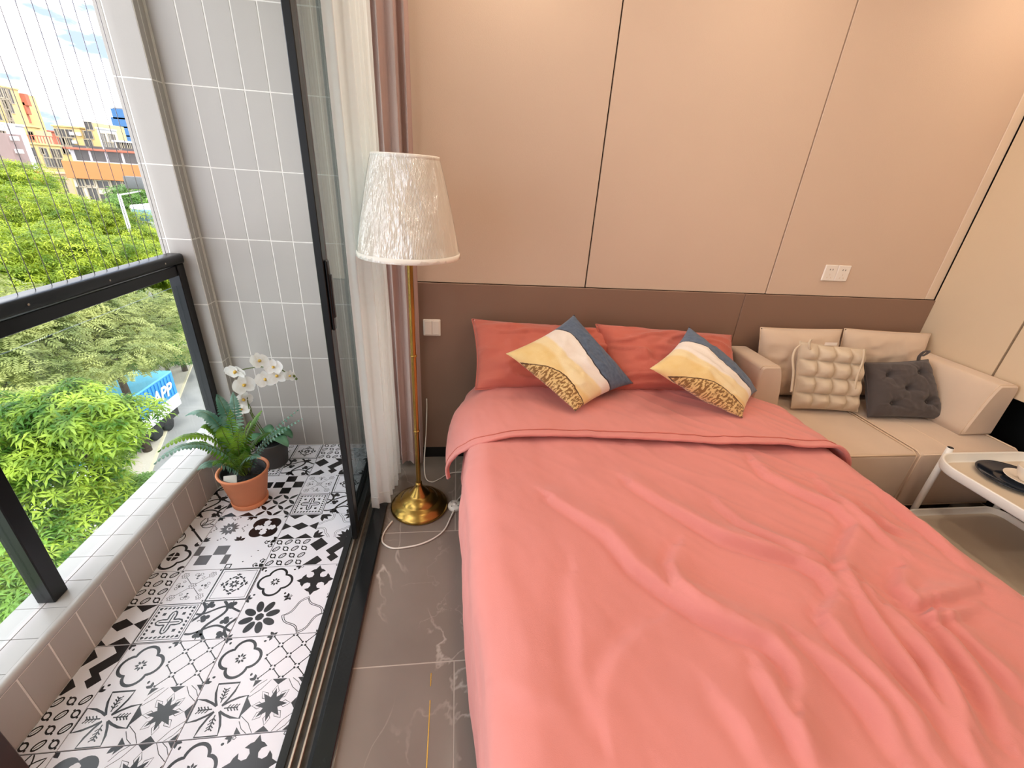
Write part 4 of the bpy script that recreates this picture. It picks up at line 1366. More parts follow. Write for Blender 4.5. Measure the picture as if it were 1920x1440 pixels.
for c, sd_ in (([(1.615, 2.035, 0.868), (2.105, 2.035, 0.868), (2.115, 1.985, 0.485), (1.67, 1.985, 0.485)], 3.0),
               ([(2.118, 2.035, 0.874), (2.680, 2.035, 0.855), (2.60, 1.985, 0.485), (2.125, 1.985, 0.485)], 8.0)):
    b_ = cushion_mesh(c, 0.135, m_sofa, 'back_cushion', sf, nu=36, nv=30, pinch=0.02, wr=0.010, seed=sd_, p=3.6)
    edge_seam(c, 0.02, 0.0025, m_piping, b_)
set_base(sf, (2.1, 1.75, 0))

def tuft_beige(u, v, h):
    q = abs(math.sin(4 * PI * u)) ** 0.55 * abs(math.sin(4 * PI * v)) ** 0.55
    return h * (0.30 + 0.85 * q)
BT = [(0.27, 0.74), (0.74, 0.77), (0.5, 0.5), (0.28, 0.24), (0.76, 0.27)]
def tuft_dark(u, v, h):
    for i, (a, b) in enumerate(BT):
        d = math.hypot(u - a, v - b)
        h -= 0.040 * math.exp(-(d / 0.055) ** 2) + 0.010 * math.exp(-(d / 0.14) ** 2)
        t = math.atan2(v - b, u - a)
        h -= 0.006 * max(0, math.cos(5 * t + i)) ** 6 * math.exp(-((d - 0.10) / 0.09) ** 2)
    return h
def quad(pp):
    return [tuple(p) for p in pp]
tb = thing('tufted_cushion', 'beige square tufted seat cushion with tie straps propped on the sofa', 'cushion')
cb = quad([ony(1500, 640, 1.905), ony(1624, 655, 1.885), onz(1608, 772, 0.492), onz(1483, 765, 0.492)])
cushion_mesh(cb, 0.105, m_tuft, 'cover', tb, nu=64, nv=64, pinch=0.03, wr=0.004, seed=5.0, fn=tuft_beige, p=6.0)
edge_seam(cb, 0.03, 0.0025, m_tuft, tb)
def ribbon(pts, w, mat, parent, name='strap'):
    pts = [Vector(p) for p in smooth_path(pts, 6)]
    L = []
    for i, p in enumerate(pts):
        L.append([p + Vector((-w / 2, 0.001, 0)), p + Vector((0, -0.002, 0)), p + Vector((w / 2, 0.001, 0))])
    o = MB().grid(np.array([[tuple(q) for q in r_] for r_ in L])).build(name, mat, parent)
    md = o.modifiers.new('thickness', 'SOLIDIFY'); md.thickness = 0.002
    return o
ribbon([ony(1502, 646, 1.86), ony(1492, 655, 1.845), ony(1487, 672, 1.82), ony(1488, 700, 1.79), ony(1484, 735, 1.76)], 0.014, m_tuft, tb)
ribbon([ony(1621, 655, 1.83), ony(1619, 675, 1.80), ony(1610, 700, 1.775), ony(1605, 718, 1.765), ony(1603, 730, 1.755)], 0.014, m_tuft, tb)
ribbon([ony(1519, 655, 1.86), ony(1517, 644, 1.87), ony(1521, 636, 1.88)], 0.012, m_tuft, tb, 'loop')
MB().box(-0.035, 0.035, -0.001, 0.001, -0.008, 0.008).build('care_label', m_plastic, tb, tuple(ony(1558, 645, 1.885)))['label'] = 'small white care label'
set_base(tb, cb[3])
dk = thing('tufted_cushion', 'dark charcoal tufted cushion with five buttons resting against the sofa arm', 'cushion')
cdk = quad([ony(1620, 680, 1.90), ony(1740, 674, 1.87), onz(1768, 786, 0.492), onz(1627, 782, 0.492)])
cushion_mesh(cdk, 0.13, m_dark, 'cover', dk, nu=64, nv=64, pinch=0.05, wr=0.006, seed=9.0, fn=tuft_dark, p=4.0)
edge_seam(cdk, 0.05, 0.0025, m_dark, dk)
TLq, TRq, BRq, BLq = [np.array(c) for c in cdk]
nn = np.cross(TRq - BLq, TLq - BRq); nn /= np.linalg.norm(nn)
if nn @ (CAM - TLq) < 0:
    nn = -nn
for a, b in BT:
    q = (BLq * (1 - a) + BRq * a) * (1 - b) + (TLq * (1 - a) + TRq * a) * b + nn * 0.022
    bo = MB().lathe([(0.0005, 0.003), (0.006, 0.002), (0.008, -0.002)], 12).build('button', m_dark, dk, tuple(q))
    bo.rotation_euler = Vector(nn).to_track_quat('Z', 'Y').to_euler()
ribbon([ony(1722, 676, 1.85), ony(1724, 668, 1.85), ony(1732, 660, 1.85), ony(1741, 657, 1.85), ony(1740, 662, 1.845), ony(1730, 668, 1.845)], 0.022, m_dark, dk)
set_base(dk, cdk[3])

# ------------------------------------------------------------------ tray table
tt_ = thing('tray_table', 'white two-tier metal tray table standing between bed and sofa', 'table')
def rrect(x0, x1, y0, y1, r, n=8):
    pts = []
    for cx, cy, a0 in ((x1 - r, y1 - r, 0), (x0 + r, y1 - r, PI / 2), (x0 + r, y0 + r, PI), (x1 - r, y0 + r, 1.5 * PI)):
        for k in range(n + 1):
            a = a0 + PI / 2 * k / n
            pts.append((cx + r * math.cos(a), cy + r * math.sin(a)))
    return pts
def tray(x0, x1, y0, y1, r, z, h, parent):
    rings = []
    for ins, zz in ((0.012, z - 0.004), (0.003, z), (0.0, z + 0.006), (0.0, z + h - 0.003), (0.002, z + h), (0.008, z + h), (0.010, z + h - 0.003), (0.016, z + 0.008), (0.026, z + 0.003)):
        rings.append([(px_, py_, zz) for px_, py_ in rrect(x0 + ins, x1 - ins, y0 + ins, y1 - ins, r - ins)])
    n = len(rings[0])
    mb = MB()
    fs = [(i * n + k, i * n + (k + 1) % n, (i + 1) * n + (k + 1) % n, (i + 1) * n + k) for i in range(len(rings) - 1) for k in range(n)]
    mb.add([p for r_ in rings for p in r_], fs, 0, True)
    mb.add(rings[0], [tuple(range(n))[::-1]], 0)
    o = mb.build('tray', m_tablewhite, parent)
    mb2 = MB()
    q = [(px_, py_, z + 0.0032) for px_, py_ in rrect(x0 + 0.02, x1 - 0.02, y0 + 0.02, y1 - 0.02, r - 0.02)]
    mb2.add(q + [(a, b, c - 0.002) for a, b, c in q], [tuple(range(n)), tuple(range(n, 2 * n))[::-1]] + [(k, n + k, n + (k + 1) % n, (k + 1) % n) for k in range(n)], 0)
    mb2.build('tray_mat', m_traytop, o)
    return o
ZU, ZL = 0.497, 0.19
TY0, TY1 = 0.83, 1.345
tray(2.045, 2.645, TY0, TY1, 0.13, ZU - 0.006, 0.040, tt_)
tray(2.075, 2.605, TY0 + 0.02, TY1 - 0.005, 0.07, ZL, 0.026, tt_)
for x, y_ in ((2.172, TY1 + 0.010), (2.604, TY1 - 0.012), (2.172, TY0 - 0.010), (2.604, TY0 + 0.012)):
    pz = 0.548
    lg = MB().lathe([(0.0005, 0.0), (0.0125, 0.0), (0.0125, pz), (0.011, pz + 0.001)], 18, (x, y_, 0)).build('leg', m_tablewhite, tt_)
    MB().lathe([(0.0115, pz), (0.0115, pz + 0.002), (0.009, pz + 0.0025), (0.0005, pz + 0.0025)], 18, (x, y_, 0)).build('cap', m_gap, lg)
for x, d_ in ((2.172, 0.01), (2.604, -0.012)):
    MB().tube([(x, TY0 - d_, 0.03), (x, TY1 + d_, 0.03)], 0.009, 10).build('stretcher', m_tablewhite, tt_)
set_base(tt_, (2.366, 1.09, 0))
PZ = ZU - 0.0025
plc = (2.312, 1.185)
pt = thing('plate', 'flat dark navy plate lying on the tray table', 'plate')
pm = MB().lathe([(0.0005, 0.0), (0.07, 0.0), (0.078, 0.003), (0.118, 0.010), (0.126, 0.015), (0.1275, 0.0165), (0.126, 0.018), (0.117, 0.0135), (0.078, 0.0075), (0.07, 0.006), (0.0005, 0.006)], 56, (plc[0], plc[1], PZ)).build('rim', m_navy, pt)
MB().lathe([(0.0005, 0.0066), (0.066, 0.0066), (0.068, 0.006)], 48, (plc[0], plc[1], PZ)).build('well', m_navy, pm)
set_base(pt, (plc[0], plc[1], PZ))
scx, scy, scz = 2.338, 1.170, PZ + 0.0075
sau = tag(MB().lathe([(0.0005, 0.0), (0.035, 0.0), (0.038, 0.003), (0.066, 0.012), (0.072, 0.016), (0.073, 0.0175), (0.071, 0.018), (0.062, 0.0145), (0.036, 0.006), (0.0005, 0.005)], 48, (0, 0, 0)).build('saucer', m_cup, None, (scx, scy, scz)), 'cream porcelain saucer on the navy plate', 'saucer')
cpz = scz + 0.0058
cu = thing('teacup', 'cream porcelain teacup standing on the saucer', 'cup')
MB().lathe([(0.0005, 0.0), (0.022, 0.0), (0.024, 0.005), (0.034, 0.018), (0.042, 0.038), (0.0455, 0.058), (0.0450, 0.060), (0.0435, 0.0585), (0.040, 0.038), (0.031, 0.02), (0.02, 0.009), (0.0005, 0.008)], 40, (scx, scy, cpz)).build('bowl', m_cup, cu)
MB().tube(smooth_path([(scx + 0.042, scy - 0.004, cpz + 0.05), (scx + 0.062, scy - 0.006, cpz + 0.05), (scx + 0.068, scy - 0.007, cpz + 0.036), (scx + 0.056, scy - 0.006, cpz + 0.023), (scx + 0.036, scy - 0.004, cpz + 0.022)]), 0.0035, 8).build('handle', m_cup, cu)
set_base(cu, (scx, scy, cpz))

# ------------------------------------------------------------------ potted fern
m_terra = M('terracotta', 'dd8a5f', rough=0.7, var=0.06, scale=9, bump=0.08, bscale=200)
m_soil = M('dark_soil', '1c1a19', rough=0.9, var=0.4, scale=60, bump=0.6, bscale=90)
m_fern = M_leaf('fern_green', '44701f', '86ab38', 14.0, 0.25, 0.4)
m_fern2 = M_leaf('fern_grey_green', '4d7a68', '93b5a6', 14.0, 0.25, 0.4)
m_stem = M('green_stem', '5d6b2b', rough=0.6, var=0.15)
m_card = M('white_card', 'f2efea', rough=0.6)
FX, FY = -1.003, 1.782
fn_ = thing('potted_fern', 'bushy green fern in a terracotta pot on the balcony tiles', 'plant')
pot = MB().lathe([(0.0005, 0.012), (0.070, 0.012), (0.074, 0.018), (0.104, 0.176), (0.110, 0.180), (0.111, 0.188), (0.107, 0.192), (0.100, 0.188), (0.097, 0.170), (0.090, 0.14), (0.0005, 0.14)], 44, (FX, FY, 0)).build('pot', m_terra, fn_)
MB().lathe([(0.0005, 0.0), (0.076, 0.0), (0.079, 0.004), (0.081, 0.024), (0.076, 0.026), (0.072, 0.018)], 44, (FX, FY, 0)).build('pot_saucer', m_terra, pot)
MB().lathe([(0.085, 0.125), (0.092, 0.182), (0.096, 0.183), (0.090, 0.12)], 40, (FX, FY, 0)).build('inner_pot', m_gap, pot)
mb = MB()
P = [[(FX + r * math.cos(a), FY + r * math.sin(a), 0.150 + 0.018 * (1 - r / 0.09) + 0.006 * noise3(r * 60, a * 3)) for r in (0.001, 0.03, 0.06, 0.089)] for a in (2 * PI * k / 24 for k in range(25))]
mb.grid(P).build('soil', m_soil, fn_)
ct_ = MB().box(-0.026, 0.026, -0.0008, 0.0008, -0.018, 0.026).build('tag', m_card, fn_, (FX - 0.03, FY - 0.066, 0.172))
ct_.rotation_euler = (-0.9, 0.1, 0.35)
ct_['label'] = 'white paper plant tag'
def frond(p0, p1, p2, wid, mat, parent, droop=0.3, n=26, name='frond', seed=0):
    """rachis on a quadratic curve with paired leaflets"""
    p0, p1, p2 = Vector(p0), Vector(p1), Vector(p2)
    mb = MB()
    C = [(1 - t) ** 2 * p0 + 2 * t * (1 - t) * p1 + t * t * p2 for t in (k / n for k in range(n + 1))]
    mb.tube(C, [0.0028 * (1 - 0.75 * k / n) for k in range(n + 1)], 5, 1)
    chord = (p2 - p0).normalized()
    rr = random.Random(seed)
    for k in range(int(n * 0.16), n + 1):
        t = k / n
        d = (C[min(k + 1, n)] - C[max(k - 1, 0)]).normalized()
        side = d.cross(Vector((0, 0, 1)))
        if side.length < 0.25:
            side = d.cross(Vector((0.2, 1, 0)))
        side.normalize()
        nrm = side.cross(d).normalized()
        w = wid * (math.sin(PI * min(1.0, 0.12 + 0.9 * t)) ** 0.7) * (1.0 - 0.25 * t) + 0.004
        for s in (1, -1):
            a = (side * s + d * 0.35).normalized()
            lw = 0.27 * (C[1] - C[0]).length + 0.0006
            b = C[k]
            dr = Vector((0, 0, -1)) * droop * w + nrm * w * rr.uniform(-0.1, 0.15)
            m1 = b + a * w * 0.5 + dr * 0.25 + nrm * 0.003
            e1 = b + a * w + dr
            v = [b + d * lw * 0.7, m1 + d * lw, b - d * lw * 0.7, m1 - d * lw * 0.8, b + a * w * 0.85 + dr * 0.7 + d * lw * 0.7, b + a * w * 0.85 + dr * 0.7 - d * lw * 0.4, e1 + d * lw * 0.2]
            mb.add(v, [(2, 3, 1, 0), (3, 5, 4, 1), (5, 6, 4)], 0, True)
    return mb.build(name, [mat, m_stem], parent)
root = Vector((FX, FY, 0.155))
FR = [  # tip pixel, depth mode, control lift, width, material
    (onx(292, 868, -1.215), (-0.10, -0.04, 0.33), 0.040, m_fern2), (onx(300, 845, -1.22), (-0.08, 0.0, 0.36), 0.042, m_fern),
    (onx(352, 778, -1.19), (-0.06, 0.05, 0.40), 0.042, m_fern2), (ony(408, 742, 1.86), (-0.04, 0.06, 0.34), 0.042, m_fern2),
    (ony(437, 738, 1.90), (0.0, 0.05, 0.30), 0.040, m_fern2), (ony(432, 770, 1.74), (-0.01, -0.01, 0.22), 0.050, m_fern),
    (ony(452, 800, 1.70), (0.0, -0.02, 0.20), 0.048, m_fern), (ony(490, 772, 1.86), (0.03, 0.04, 0.24), 0.046, m_fern),
    (ony(558, 770, 1.93), (0.06, 0.06, 0.16), 0.032, m_fern2), (ony(566, 786, 1.88), (0.08, 0.03, 0.17), 0.028, m_fern2),
    (ony(372, 880, 1.66), (-0.07, -0.05, 0.17), 0.044, m_fern2), (ony(400, 872, 1.63), (-0.04, -0.06, 0.17), 0.042, m_fern),
    (ony(488, 858, 1.70), (0.05, -0.03, 0.17), 0.040, m_fern2), (ony(345, 840, 1.72), (-0.12, -0.02, 0.26), 0.044, m_fern),
    (ony(380, 800, 1.78), (-0.08, 0.02, 0.30), 0.044, m_fern), (ony(470, 790, 1.80), (0.02, 0.02, 0.24), 0.046, m_fern),
    (ony(415, 800, 1.72), (-0.04, -0.02, 0.24), 0.05, m_fern), (ony(505, 812, 1.84), (0.05, 0.03, 0.2), 0.04, m_fern),
    (ony(430, 850, 1.66), (-0.03, -0.05, 0.12), 0.045, m_fern), (ony(460, 845, 1.68), (0.02, -0.04, 0.12), 0.04, m_fern)]
for i, (tip, ctl, w, mt) in enumerate(FR):
    r0 = root + Vector((0.02 * math.cos(i * 2.4), 0.02 * math.sin(i * 2.4), 0))
    frond(r0, root + Vector(ctl), tip, w, mt, fn_, 0.35, 24, 'frond', i)
set_base(fn_, (FX, FY, 0))

# ------------------------------------------------------------------ potted orchid
m_pot2 = M('charcoal_pot', '454341', rough=0.6, var=0.08, bump=0.05)
m_petal = M_leaf('white_petal', 'f4f0ea', 'fbfaf8', 30.0, 0.3, 0.5)
m_lip = M('yellow_lip', 'd9b04a', rough=0.6, var=0.25, scale=120)
m_oleaf = M_leaf('orchid_leaf_green', '3c6b49', '6f9a77', 9.0, 0.15, 0.3)
OX, OY = -1.005, 2.095
oc = thing('potted_orchid', 'white moth orchid in a charcoal pot in the balcony corner', 'plant')
opt = MB().lathe([(0.0005, 0.0), (0.066, 0.0), (0.070, 0.005), (0.084, 0.145), (0.082, 0.150), (0.076, 0.148), (0.072, 0.12), (0.0005, 0.12)], 40, (OX, OY, 0)).build('pot', m_pot2, oc)
MB().lathe([(0.0005, 0.128), (0.04, 0.130), (0.073, 0.122)], 30, (OX, OY, 0)).build('soil', m_soil, opt)
def broad_leaf(p0, p1, p2, w, mat, parent):
    p0, p1, p2 = Vector(p0), Vector(p1), Vector(p2)
    rows_ = []
    for k in range(15):
        t = k / 14
        c = (1 - t) ** 2 * p0 + 2 * t * (1 - t) * p1 + t * t * p2
        d = (2 * (1 - t) * (p1 - p0) + 2 * t * (p2 - p1)).normalized()
        s = d.cross(Vector((0, 0, 1))).normalized()
        u = s.cross(d)
        ww = w * math.sin(PI * (0.08 + 0.92 * t)) ** 0.6 if t < 0.999 else 0.001
        rows_.append([tuple(c + s * ww * q + u * 0.3 * ww * q * q) for q in (-1, -0.5, 0, 0.5, 1)])
    o = MB().grid(np.array(rows_)).build('leaf', mat, parent)
    md = o.modifiers.new('thickness', 'SOLIDIFY'); md.thickness = 0.003
    return o
ob = Vector((OX, OY, 0.13))
broad_leaf(ob, ob + Vector((0.05, -0.03, 0.09)), ony(541, 838, 2.03), 0.036, m_oleaf, oc)
broad_leaf(ob, ob + Vector((0.07, 0.02, 0.11)), ony(548, 822, 2.10), 0.036, m_oleaf, oc)
broad_leaf(ob, ob + Vector((-0.06, -0.03, 0.10)), (OX - 0.15, OY - 0.05, 0.11), 0.036, m_oleaf, oc)
broad_leaf(ob, ob + Vector((-0.02, 0.05, 0.10)), (OX - 0.08, OY + 0.10, 0.15), 0.034, m_oleaf, oc)
YO = 2.07
st1 = smooth_path([tuple(ob), tuple(ony(472, 780, YO)), tuple(ony(462, 740, YO)), tuple(ony(449, 700, YO)), tuple(ony(470, 690, YO)), tuple(ony(500, 688, YO)), tuple(ony(525, 692, YO)), tuple(ony(555, 712, YO))], 6)
MB().tube(st1, 0.0026, 6).build('flower_stem', m_stem, oc)
st2 = smooth_path([tuple(ob), tuple(ony(478, 790, YO)), tuple(ony(468, 760, YO)), tuple(ony(452, 745, YO)), tuple(ony(447, 690, YO))], 6)
MB().tube(st2, 0.0022, 6).build('flower_stem', m_stem, oc)
MB().tube([tuple(ob + Vector((0.006, -0.004, 0))), tuple(ony(470, 770, YO + 0.01)), tuple(ony(452, 700, YO + 0.01))], 0.0018, 6).build('support_stick', m_stem, oc)
def petal_mesh(L, w, cup):
    rows_ = []
    for k in range(7):
        t = k / 6
        ww = w * math.sin(PI * (0.10 + 0.86 * t)) ** 0.7
        rows_.append([(L * t, q * ww, cup * (t * t + 0.4 * q * q) * L) for q in (-1, -0.5, 0, 0.5, 1)])
    return MB().grid(np.array(rows_)).mesh('petal', m_petal)
pm_big, pm_sm = petal_mesh(0.036, 0.026, 0.18), petal_mesh(0.034, 0.014, 0.12)
def lip_mesh():
    return MB().lathe([(0.0005, 0.0), (0.005, 0.003), (0.006, 0.009), (0.0035, 0.014), (0.0005, 0.015)], 10).mesh('lip', m_lip)
lm_ = lip_mesh()
FL = [((485, 678), 0.5, -0.3, 1.0), ((497, 712), 0.1, -0.1, 1.0), ((513, 688), -0.2, 0.1, 0.9), ((519, 705), 0.0, 0.0, 1.0), ((442, 695), -0.7, 0.7, 1.05), ((457, 722), 0.1, 0.1, 1.1), ((455, 748), 0.4, 0.6, 1.0), ((452, 768), 0.0, -0.2, 0.9), ((542, 705), 0.5, 0.0, 0.65)]
for i, ((u, v), yaw, pit, s) in enumerate(FL):
    c = ony(u, v, YO - 0.012)
    fl = bpy.data.objects.new('flower', lm_)
    COL.objects.link(fl); fl.parent = oc
    fl.location = tuple(c)
    look = (CAM - c)
    q = Vector(look).to_track_quat('Z', 'Y')
    fl.rotation_euler = (q.to_matrix() @ Matrix.Rotation(yaw, 3, 'Y') @ Matrix.Rotation(pit, 3, 'X') @ Matrix.Rotation(0.3 * math.sin(i * 3), 3, 'Z')).to_euler()
    fl.scale = (s * 1.3, s * 1.3, s * 1.3)
    for k, (a, me) in enumerate(((0.05, pm_big), (PI - 0.05, pm_big), (PI / 2, pm_sm), (PI * 1.5 - 0.75, pm_sm), (PI * 1.5 + 0.75, pm_sm))):
        pe = bpy.data.objects.new('petal', me)
        COL.objects.link(pe); pe.parent = fl
        pe.rotation_euler = (0, 0, a)
        pe.location = (0, 0, 0.001 * k)
for u, v in ((552, 708), (556, 713)):
    MB().lathe([(0.0004, 0.0), (0.006, 0.005), (0.006, 0.011), (0.0004, 0.017)], 10, tuple(ony(u, v, YO))).build('bud', m_stem, oc)
set_base(oc, (OX, OY, 0))

# ------------------------------------------------------------------ street far below the balcony
ZG = -16.0
m_asphalt = M('asphalt', '8b8b8a', rough=0.85, var=0.08, scale=0.8)
m_ground = M('grassy_ground', '5d7041', rough=0.95, var=0.3, scale=0.5, detail=6)
m_pave = M('pale_pavement', 'b9b2a4', rough=0.9, var=0.08, scale=0.7)
m_mark = M('road_paint', 'dcdad2', rough=0.8, var=0.05)
m_yel = M('yellow_kerb_line', 'c4bca0', rough=0.8, var=0.1)
m_bark = M('tree_bark', '4a4034', rough=0.9, var=0.3, scale=6, bump=0.3, bscale=20)
m_leafA = M_leaf('near_leaf_green', '3f6a1c', 'a8bf45', 1.6, 0.45)
m_leafB = M_leaf('yellow_green_leaf', '55761a', 'aebd36', 0.7, 0.45)
m_leafC = M_leaf('olive_leaf', '6a7a40', 'aeb46e', 0.7, 0.45)
m_leafD = M_leaf('deep_green_leaf', '3f6a2c', '7fa545', 0.5, 0.4)
ground = struct(MB().box(-220, 60, -20, 260, ZG - 1, ZG - 0.02).build('ground', m_ground))
RD = math.atan2(2.1, 5.7)        # the street leans away to the left
def road_pt(a, b):
    """a metres across to the right of the left kerb, b metres along"""
    o = Vector((-23.6, 37.0, 0))
    d = Vector((-math.sin(RD), math.cos(RD), 0)); r = Vector((math.cos(RD), math.sin(RD), 0))
    return o + d * b + r * a
def strip(a0, a1, b0, b1, z, mat, name, parent=None):
    q = [road_pt(a0, b0), road_pt(a1, b0), road_pt(a1, b1), road_pt(a0, b1)]
    v = [(p.x, p.y, z) for p in q] + [(p.x, p.y, z - 0.3) for p in q]
    return MB().add(v, [(0, 1, 2, 3), (4, 7, 6, 5), (0, 4, 5, 1), (1, 5, 6, 2), (2, 6, 7, 3), (3, 7, 4, 0)]).build(name, mat, parent)
road = struct(strip(0, 9.5, -60, 70, ZG, m_asphalt, 'floor_street'))
strip(9.5, 16, -60, 70, ZG + 0.12, m_pave, 'pavement', road)
strip(-3.2, 0, -60, 70, ZG + 0.12, m_pave, 'pavement', road)
strip(0.0, 0.14, -60, 70, ZG + 0.13, m_yel, 'kerb_line', road)
for b in range(-40, 60, 5):
    strip(3.2, 3.4, b, b + 2.2, ZG + 0.012, m_mark, 'lane_dash', road)
strip(6.2, 6.36, -40, 60, ZG + 0.012, m_mark, 'lane_line', road)
m_boll = M('bollard_concrete', 'b9b3a6', rough=0.9, var=0.08)
for k, b in enumerate((3.0, 6.5)):
    p = road_pt(-0.9, b)
    bl = thing('bollard', ['concrete bollard on the pavement nearest the container lorry', 'concrete bollard on the pavement farther along the street'][k], 'bollard', 'street bollards')
    MB().lathe([(0.0, 0.0), (0.22, 0.0), (0.20, 0.75), (0.21, 0.76), (0.18, 0.92), (0.0, 0.97)], 14, (p.x, p.y, ZG + 0.12)).build('shaft', m_boll, bl)
    MB().lathe([(0.215, 0.6), (0.215, 0.7)], 14, (p.x, p.y, ZG + 0.12)).build('band', m_mark, bl)
    set_base(bl, (p.x, p.y, ZG + 0.12))

# container lorry
m_blue = M('container_blue', '2f8fd6', rough=0.45, var=0.06, scale=1)
m_lblue = M('container_roof_blue', '6fc1e2', rough=0.5, var=0.08, scale=1)
m_lw = M('lorry_white', 'e6ebf0', rough=0.4, var=0.05)
m_tyre = M('tyre_rubber', '1f1f1f', rough=0.8)
lo = thing('container_lorry', 'blue corrugated container on a lorry parked under the trees with white letters', 'lorry')
CX0, CX1, CY0, CY1, CZ0, CZ1 = -22.5, -20.05, 20.6, 30.2, -14.75, -12.1
MB().box(CX0, CX1, CY0, CY1, CZ0 + 0.9, CZ1 - 0.12, bev=0.02).build('container_body', m_blue, lo)
MB().box(CX0, CX1, CY0, CY1, CZ1 - 0.12, CZ1, bev=0.02).build('container_roof', m_lblue, lo)
MB().box(CX0, CX1 + 0.03, CY0, CY1 + 0.02, CZ0, CZ0 + 0.9, bev=0.02).build('lower_skirt', m_lw, lo)
rib = MB().box(0, 0.05, 0, 0.16, CZ0 + 0.95, CZ1 - 0.15, bev=0.01).mesh('rib', m_blue)
for k in range(28):
    O('rib', rib, lo, (CX1, CY0 + 0.2 + 0.335 * k, 0))
for yy in (CY0 + 1.2, CY0 + 2.5, CY1 - 1.6, CY1 - 2.9):
    for xx in (CX0 + 0.2, CX1 - 0.2):
        w = MB().lathe([(0.0, -0.14), (0.3, -0.14), (0.5, -0.12), (0.52, 0.0), (0.5, 0.12), (0.3, 0.14), (0.0, 0.14)], 20).build('wheel', m_tyre, lo, (xx, yy, ZG + 0.52))
        w.rotation_euler = (0, PI / 2, 0)
MB().box(CX0 + 0.1, CX1 - 0.1, CY0 + 0.3, CY1 - 0.3, ZG + 0.6, CZ0, bev=0.03).build('chassis', m_tyre, lo)
MB().bbox(CX0 + 0.05, CX1 - 0.05, CY0 - 2.3, CY0 - 0.25, ZG + 0.6, CZ0 + 1.9, 0.15, 0, 2).build('cab', m_lw, lo)
def text_mesh(s, size):
    cu_ = bpy.data.curves.new('lettering', 'FONT')
    cu_.body = s; cu_.size = size; cu_.extrude = 0.01; cu_.offset = 0.03; cu_.shear = 0.25
    tmp = bpy.data.objects.new('tmp_text', cu_)
    COL.objects.link(tmp)
    dg = bpy.context.evaluated_depsgraph_get()
    me = bpy.data.meshes.new_from_object(tmp.evaluated_get(dg))
    bpy.data.objects.remove(tmp, do_unlink=True)
    me.materials.clear(); me.materials.append(m_lw)
    return me
tx = O('lettering', text_mesh('APP', 1.2), lo, (CX1 + 0.07, 27.55, -13.55))
tx.rotation_euler = (PI / 2, 0, PI / 2)
tx['label'] = 'white letters APP'
set_base(lo, ((CX0 + CX1) / 2, (CY0 + CY1) / 2, ZG))

# street lamp with a single arm, and a white van
lampp = thing('street_lamp', 'tall pale street lamp standing beyond the trees', 'street lamp')
lb = ond(318, 668, 60.0)
lt = ond(222, 362, 60.0)
bx, by = lt[0] * 0.98, lt[1] * 0.98
m_pole = M('pale_lamp_pole', 'd9dbdb', rough=0.5, metal=0.2, var=0.05)
MB().tube([(bx, by, ZG), (bx, by, -4.0), (bx, by, lt[2])], [0.20, 0.16, 0.13], 12).build('pole', m_pole, lampp)
MB().tube([(bx, by, lt[2] - 0.1), (bx + 0.9, by + 0.2, lt[2] + 0.1), (bx + 1.7, by + 0.5, lt[2] + 0.35)], 0.07, 8).build('arm', m_pole, lampp)
MB().bbox(bx + 0.7, bx + 2.3, by + 0.1, by + 0.8, lt[2] + 0.5, lt[2] + 1.6, 0.08, 0, 2).build('lamp_head', M('lamp_head_grey', '5a5c5e', rough=0.5), lampp)
set_base(lampp, (bx, by, ZG))
vn = thing('van', 'white van parked far up the street beside the trees', 'van')
vp = ond(277, 402, 66.0)
MB().bbox(vp[0] - 1.1, vp[0] + 1.5, vp[1] - 1, vp[1] + 4, vp[2] - 3.0, vp[2] + 1.0, 0.2, 0, 2).build('body', m_lw, vn)
MB().box(vp[0] - 0.9, vp[0] + 1.3, vp[1] - 1.04, vp[1] - 1.0, vp[2] - 0.6, vp[2] + 0.6, bev=0.01).build('windscreen', M('van_glass', '8fb0c4', rough=0.15), vn)
MB().bbox(vp[0] - 1.0, vp[0] + 1.4, vp[1] - 0.8, vp[1] + 3.8, ZG, vp[2] - 3.0, 0.1, 0, 1).build('lower_body', M('dark_green_paint', '2f4a45', rough=0.5), vn)
set_base(vn, (vp[0], vp[1], ZG))

